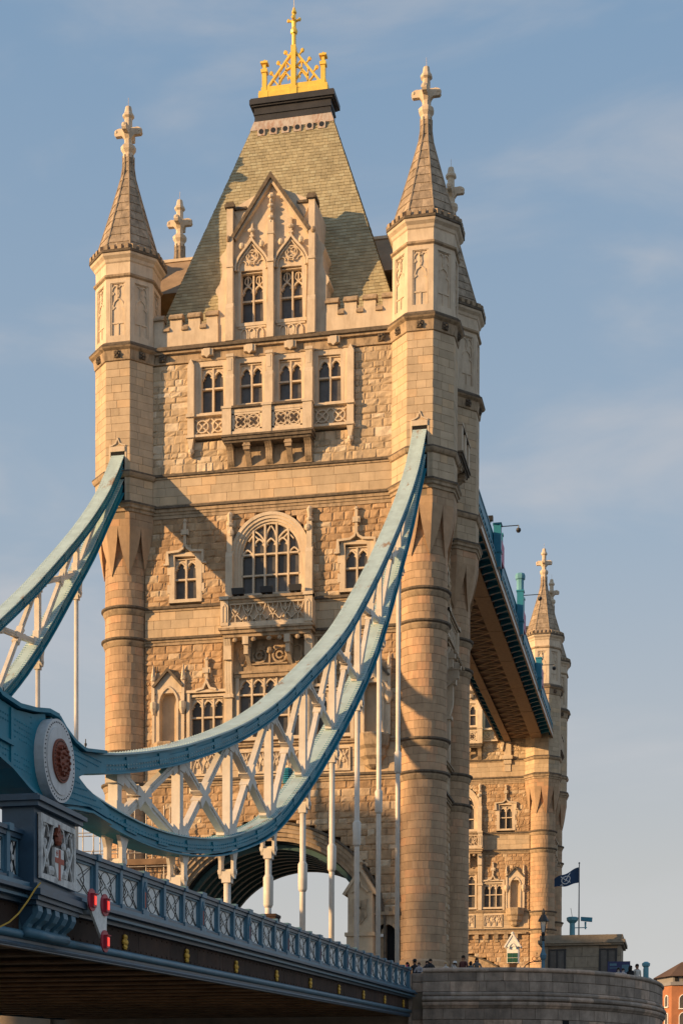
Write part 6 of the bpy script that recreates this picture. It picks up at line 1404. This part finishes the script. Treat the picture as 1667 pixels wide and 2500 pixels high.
person(20.82, -6.4, GZ, 1.56, (.45, .42, .4), (.015, .012, .01), SK2, .4, 0, True, None, label='dark-haired person in pale top in front of the navy board')

# ------------------------------------------------------------------ small fittings
for k, x in enumerate((-1.76, .0, 1.76)):
    r = empty('floodlight', (x, -6.6, 30.8)); tag(r, ('leftmost', 'middle', 'rightmost')[k] + ' of three black floodlights on the lower balcony', 'floodlight', 'floodlights on the balcony')
    b = MB(); b.add([(-.36, -.14, .16), (.36, -.14, .16), (.3, .16, .12), (-.3, .16, .12), (-.4, -.18, .52), (.4, -.18, .52), (.34, .2, .5), (-.34, .2, .5)], [(0, 3, 2, 1), (4, 5, 6, 7), (0, 1, 5, 4), (1, 2, 6, 5), (2, 3, 7, 6), (3, 0, 4, 7)]); b.build('lamp_body', 'black_iron', r); b = MB(); b.box(-.06, .06, -.06, .06, 0, .2); b.build('stem', 'black_iron', r)
r = empty('lantern', (1.25, -6.3, 19.6)); tag(r, 'ribbed teal lantern fixed to the wall below the frieze', 'lantern')
b = MB()
for k in range(6): b.lathe([(.3, .02 + k * .13), (.33, .06 + k * .13), (.3, .12 + k * .13)], 10, (0, 0), False)
b.lathe([(.33, .8), (.2, .95), (.05, 1.0)], 10, (0, 0), False); b.build('lantern_body', 'teal', r); b = MB(); b.tube((0, .9, .5), (0, 0, .5), .05); b.build('wall_bracket', 'black_iron', r)
r = empty('security_camera', (6.75, -5.8, 10.3)); tag(r, 'white box camera on bracket beside the dark side doorway', 'security camera')
b = MB(); b.box(-.1, .3, -.35, .0, .1, .26); b.build('housing', 'panel_white', r); b = MB(); b.tube((0, .5, -.05), (0, 0, .12), .03); b.build('bracket', 'black_iron', r)
r = empty('control_box', (9.45, -41.8, zrail(-41.8) - 1.22)); tag(r, 'dark boxy cabinet rising just above the parapet', 'cabinet')
b = MB(); b.box(-.25, .25, -.35, .35, 0, 1.5); b.box(-.28, .28, -.38, .38, 1.5, 1.6); b.build('cabinet', 'fascia', r)

# ------------------------------------------------------------------ scaffold at the left foot of the tower
sc = empty('scaffold', (-8.5, -8, 6.8)); tag(sc, 'tube scaffold with planks at the left foot of the tower', 'scaffold')
XS = [-12.2 + 1.1 * k for k in range(7)]; YS = (-9.0, -7.9)
for x in XS:
    for y in YS:
        b = MB(); top = 17.6 + .7 * rng.random(); b.tube((x, y, 6.8), (x, y, top), .035, None, 6); o = b.build('standard', 'scaffold', sc); o.location = (8.5, 8, -6.8)
for z in (8.6, 10.6, 12.6, 14.5, 15.5, 16.6):
    for y in YS:
        b = MB(); b.tube((XS[0] - .3, y - .05, z), (XS[-1] + .3, y - .05, z), .032, None, 6); o = b.build('ledger', 'scaffold', sc); o.location = (8.5, 8, -6.8)
for k in range(5):
    b = MB(); x = XS[k]; b.tube((x, -9.06, 8.6 + k % 2 * 4), (x + 1.1, -9.06, 10.6 + k % 2 * 5), .03, None, 6); o = b.build('brace', 'scaffold', sc); o.location = (8.5, 8, -6.8)
for z in (10.66, 14.56):
    for k in range(4): b = MB(); b.tn = rng.random(); y = -9.0 + .27 * k; b.box(XS[0] - .3, XS[-1] + .3, y, y + .24, z, z + .06); o = b.build('plank', 'plank', sc); o.location = (8.5, 8, -6.8)
b = MB(); b.box(XS[0] - .3, XS[-1] + .3, -9.12, -9.08, 14.6, 14.95); o = b.build('toe_board', 'plank', sc); o.location = (8.5, 8, -6.8)

# ------------------------------------------------------------------ distance
bk = empty('brick_warehouse', (40, 160, -6)); tag(bk, 'orange brick riverside building with arched windows and brown roof at far right', 'building')
def BK(b, n, m, p=bk):
    o = b.build(n, m, p)
    if p is bk: o.location = (-40, -160, 6)
    return o
b = MB(); b.prismz([(20.4, 154), (22.74, 150), (70, 150), (70, 190), (20.4, 190)], -6, 19.5); bw = BK(b, 'wall', 'brick')
b = MB(); b.prismz([(20.2, 153.9), (22.6, 149.7), (70.3, 149.7), (70.3, 190), (20.2, 190)], 19.5, 20.0); b.prismz([(20.5, 154.5), (22.9, 150.5), (70, 150.5), (70, 190), (20.5, 190)], 20.0, 20.9); BK(b, 'attic', 'lead_grey')
for k in range(20):
    b = MB(); x = 23.2 + k * 1.2; b.box(x, x + .5, 150.38, 150.6, 20.15, 20.8); BK(b, 'attic_window', 'slot_dark')
b = MB(); b.add([(19.9, 153.8, 20.9), (22.5, 149.6, 20.9), (70, 149.6, 20.9), (70, 190, 20.9), (19.9, 190, 20.9), (20.6, 158, 21.5), (24.2, 153, 23.3), (70, 154, 25.5), (70, 186, 25.5), (20.6, 186, 21.5)], [(0, 1, 6, 5), (1, 2, 7, 6), (2, 3, 8, 7), (3, 4, 9, 8), (4, 0, 5, 9), (5, 6, 7, 8, 9), (0, 4, 3, 2, 1)]); BK(b, 'roof', 'brick_roof')
e = Vector((22.74 - 20.4, 150 - 154, 0)); e.normalize(); ang = atan2(e.y, e.x)
def archwin(T, x, z, wd, h):
    b = MB(T); b.prism([(x - wd / 2, z)] + [(x - wd / 2, z + h - wd / 2)] + arc(x, z + h - wd / 2, wd / 2, 180, 0, 8)[1:] + [(x + wd / 2, z)], -.12, .1); wn = BK(b, 'window', 'glass', bw)
    b = MB(T); b.ribbon([(x - wd / 2, z), (x - wd / 2, z + h - wd / 2)] + arc(x, z + h - wd / 2, wd / 2, 180, 0, 8)[1:] + [(x + wd / 2, z)], .12, -.16, .1); b.box(x - wd / 2 - .12, x + wd / 2 + .12, -.25, .1, z - .16, z); BK(b, 'window_frame', 'panel_white', bw)
for z in (16.9, 14.2, 11.5, 8.8, 6.1, 3.4):
    for q in (1.3, 3.3): archwin(rot((20.4, 154), ang), q, z - .6, .9, 1.75)
    for q in range(12): archwin(rot((22.74, 150), 0), 1.9 + q * 3.0, z - .9, 1.5, 2.1)
gt = empty('glass_tower', (-12, 300, -6)); tag(gt, 'slim pale green tower edge showing beyond the far tower', 'building')
b = MB(); o_ = [(12, 0), (11.4, 20), (10.4, 35), (8.8, 50), (7.2, 62)]; b.lathe([(r_ * .75, z) for r_, z in o_], 16, (0, 0), False); b.build('shaft', 'verdigris', gt)
b = MB(); b.lathe([(5.6, 61.9), (3.0, 67), (.3, 70)], 16, (0, 0), False); b.build('cap', 'lead_grey', gt)
lb = empty('riverside_block', (-80, 150, -6)); tag(lb, 'pale distant riverside building seen under the deck at lower left', 'building')
b = MB(); b.box(-30, 30, 0, 20, 0, 22.4); lw_ = b.build('wall', 'bank_stone', lb)
for i in range(20):
    for j in range(5): b = MB(); x = -28.5 + i * 3; z = 2 + j * 4; b.box(x, x + 1.5, -.08, .1, z, z + 2.2); b.build('window', 'glass', lw_)
# unseen blocks added out of frame to the left, placed to shade pier and deck
t_ = 150; hx_, hy_ = -sin(SUN_AZ), -cos(SUN_AZ)
ob = empty('shade_block', (18 + hx_ * t_, -4 + hy_ * t_, -6), -SUN_AZ + 0); tag(ob, 'stepped unseen block added outside the frame to shade the pier', 'building')
b = MB()
for x0, x1, h in ((-9, -5.2, 41.0), (-5.2, -3.1, 43.0), (-3.1, -2.9, 46.0), (-2.9, 2, 49.6), (2, 14, 50.2)): b.box(x0, x1, -18, 0, 0, h)
for x0, x1, z0, z1 in ((-4.4, -3.5, 43.0, 49.5), (-6.3, -5.7, 50.0, 54.0), (-7.0, -3.6, 54.0, 55.6), (-3.0, -2.2, 49.6, 58.0)): b.box(x0, x1, -12, -6, z0 if z0 < 50 else 44, z1)  # boxes on top shaped to throw mottled shadow bands on the right turret
b.build('wall', 'bank_stone', ob)
ob2 = empty('shade_block', ob.location, -SUN_AZ); tag(ob2, 'lower long unseen block added outside the frame to shade the near deck end', 'building')
b = MB(); b.box(43, 90, -18, 0, 0, 40.5); b.build('wall', 'bank_stone', ob2)
# river and banks
b = MB(); b.box(-3000, 3000, -3000, 3000, -6.4, -6.0); tag(b.build('river', 'water'), kind='structure')
b = MB(); b.box(-400, 400, -600, -97, -7, -1.6); tag(b.build('near_bank', 'pavement'), kind='structure')
b = MB(); b.box(-600, 600, 146, 1200, -7, -5.0); tag(b.build('far_bank', 'pavement'), kind='structure')
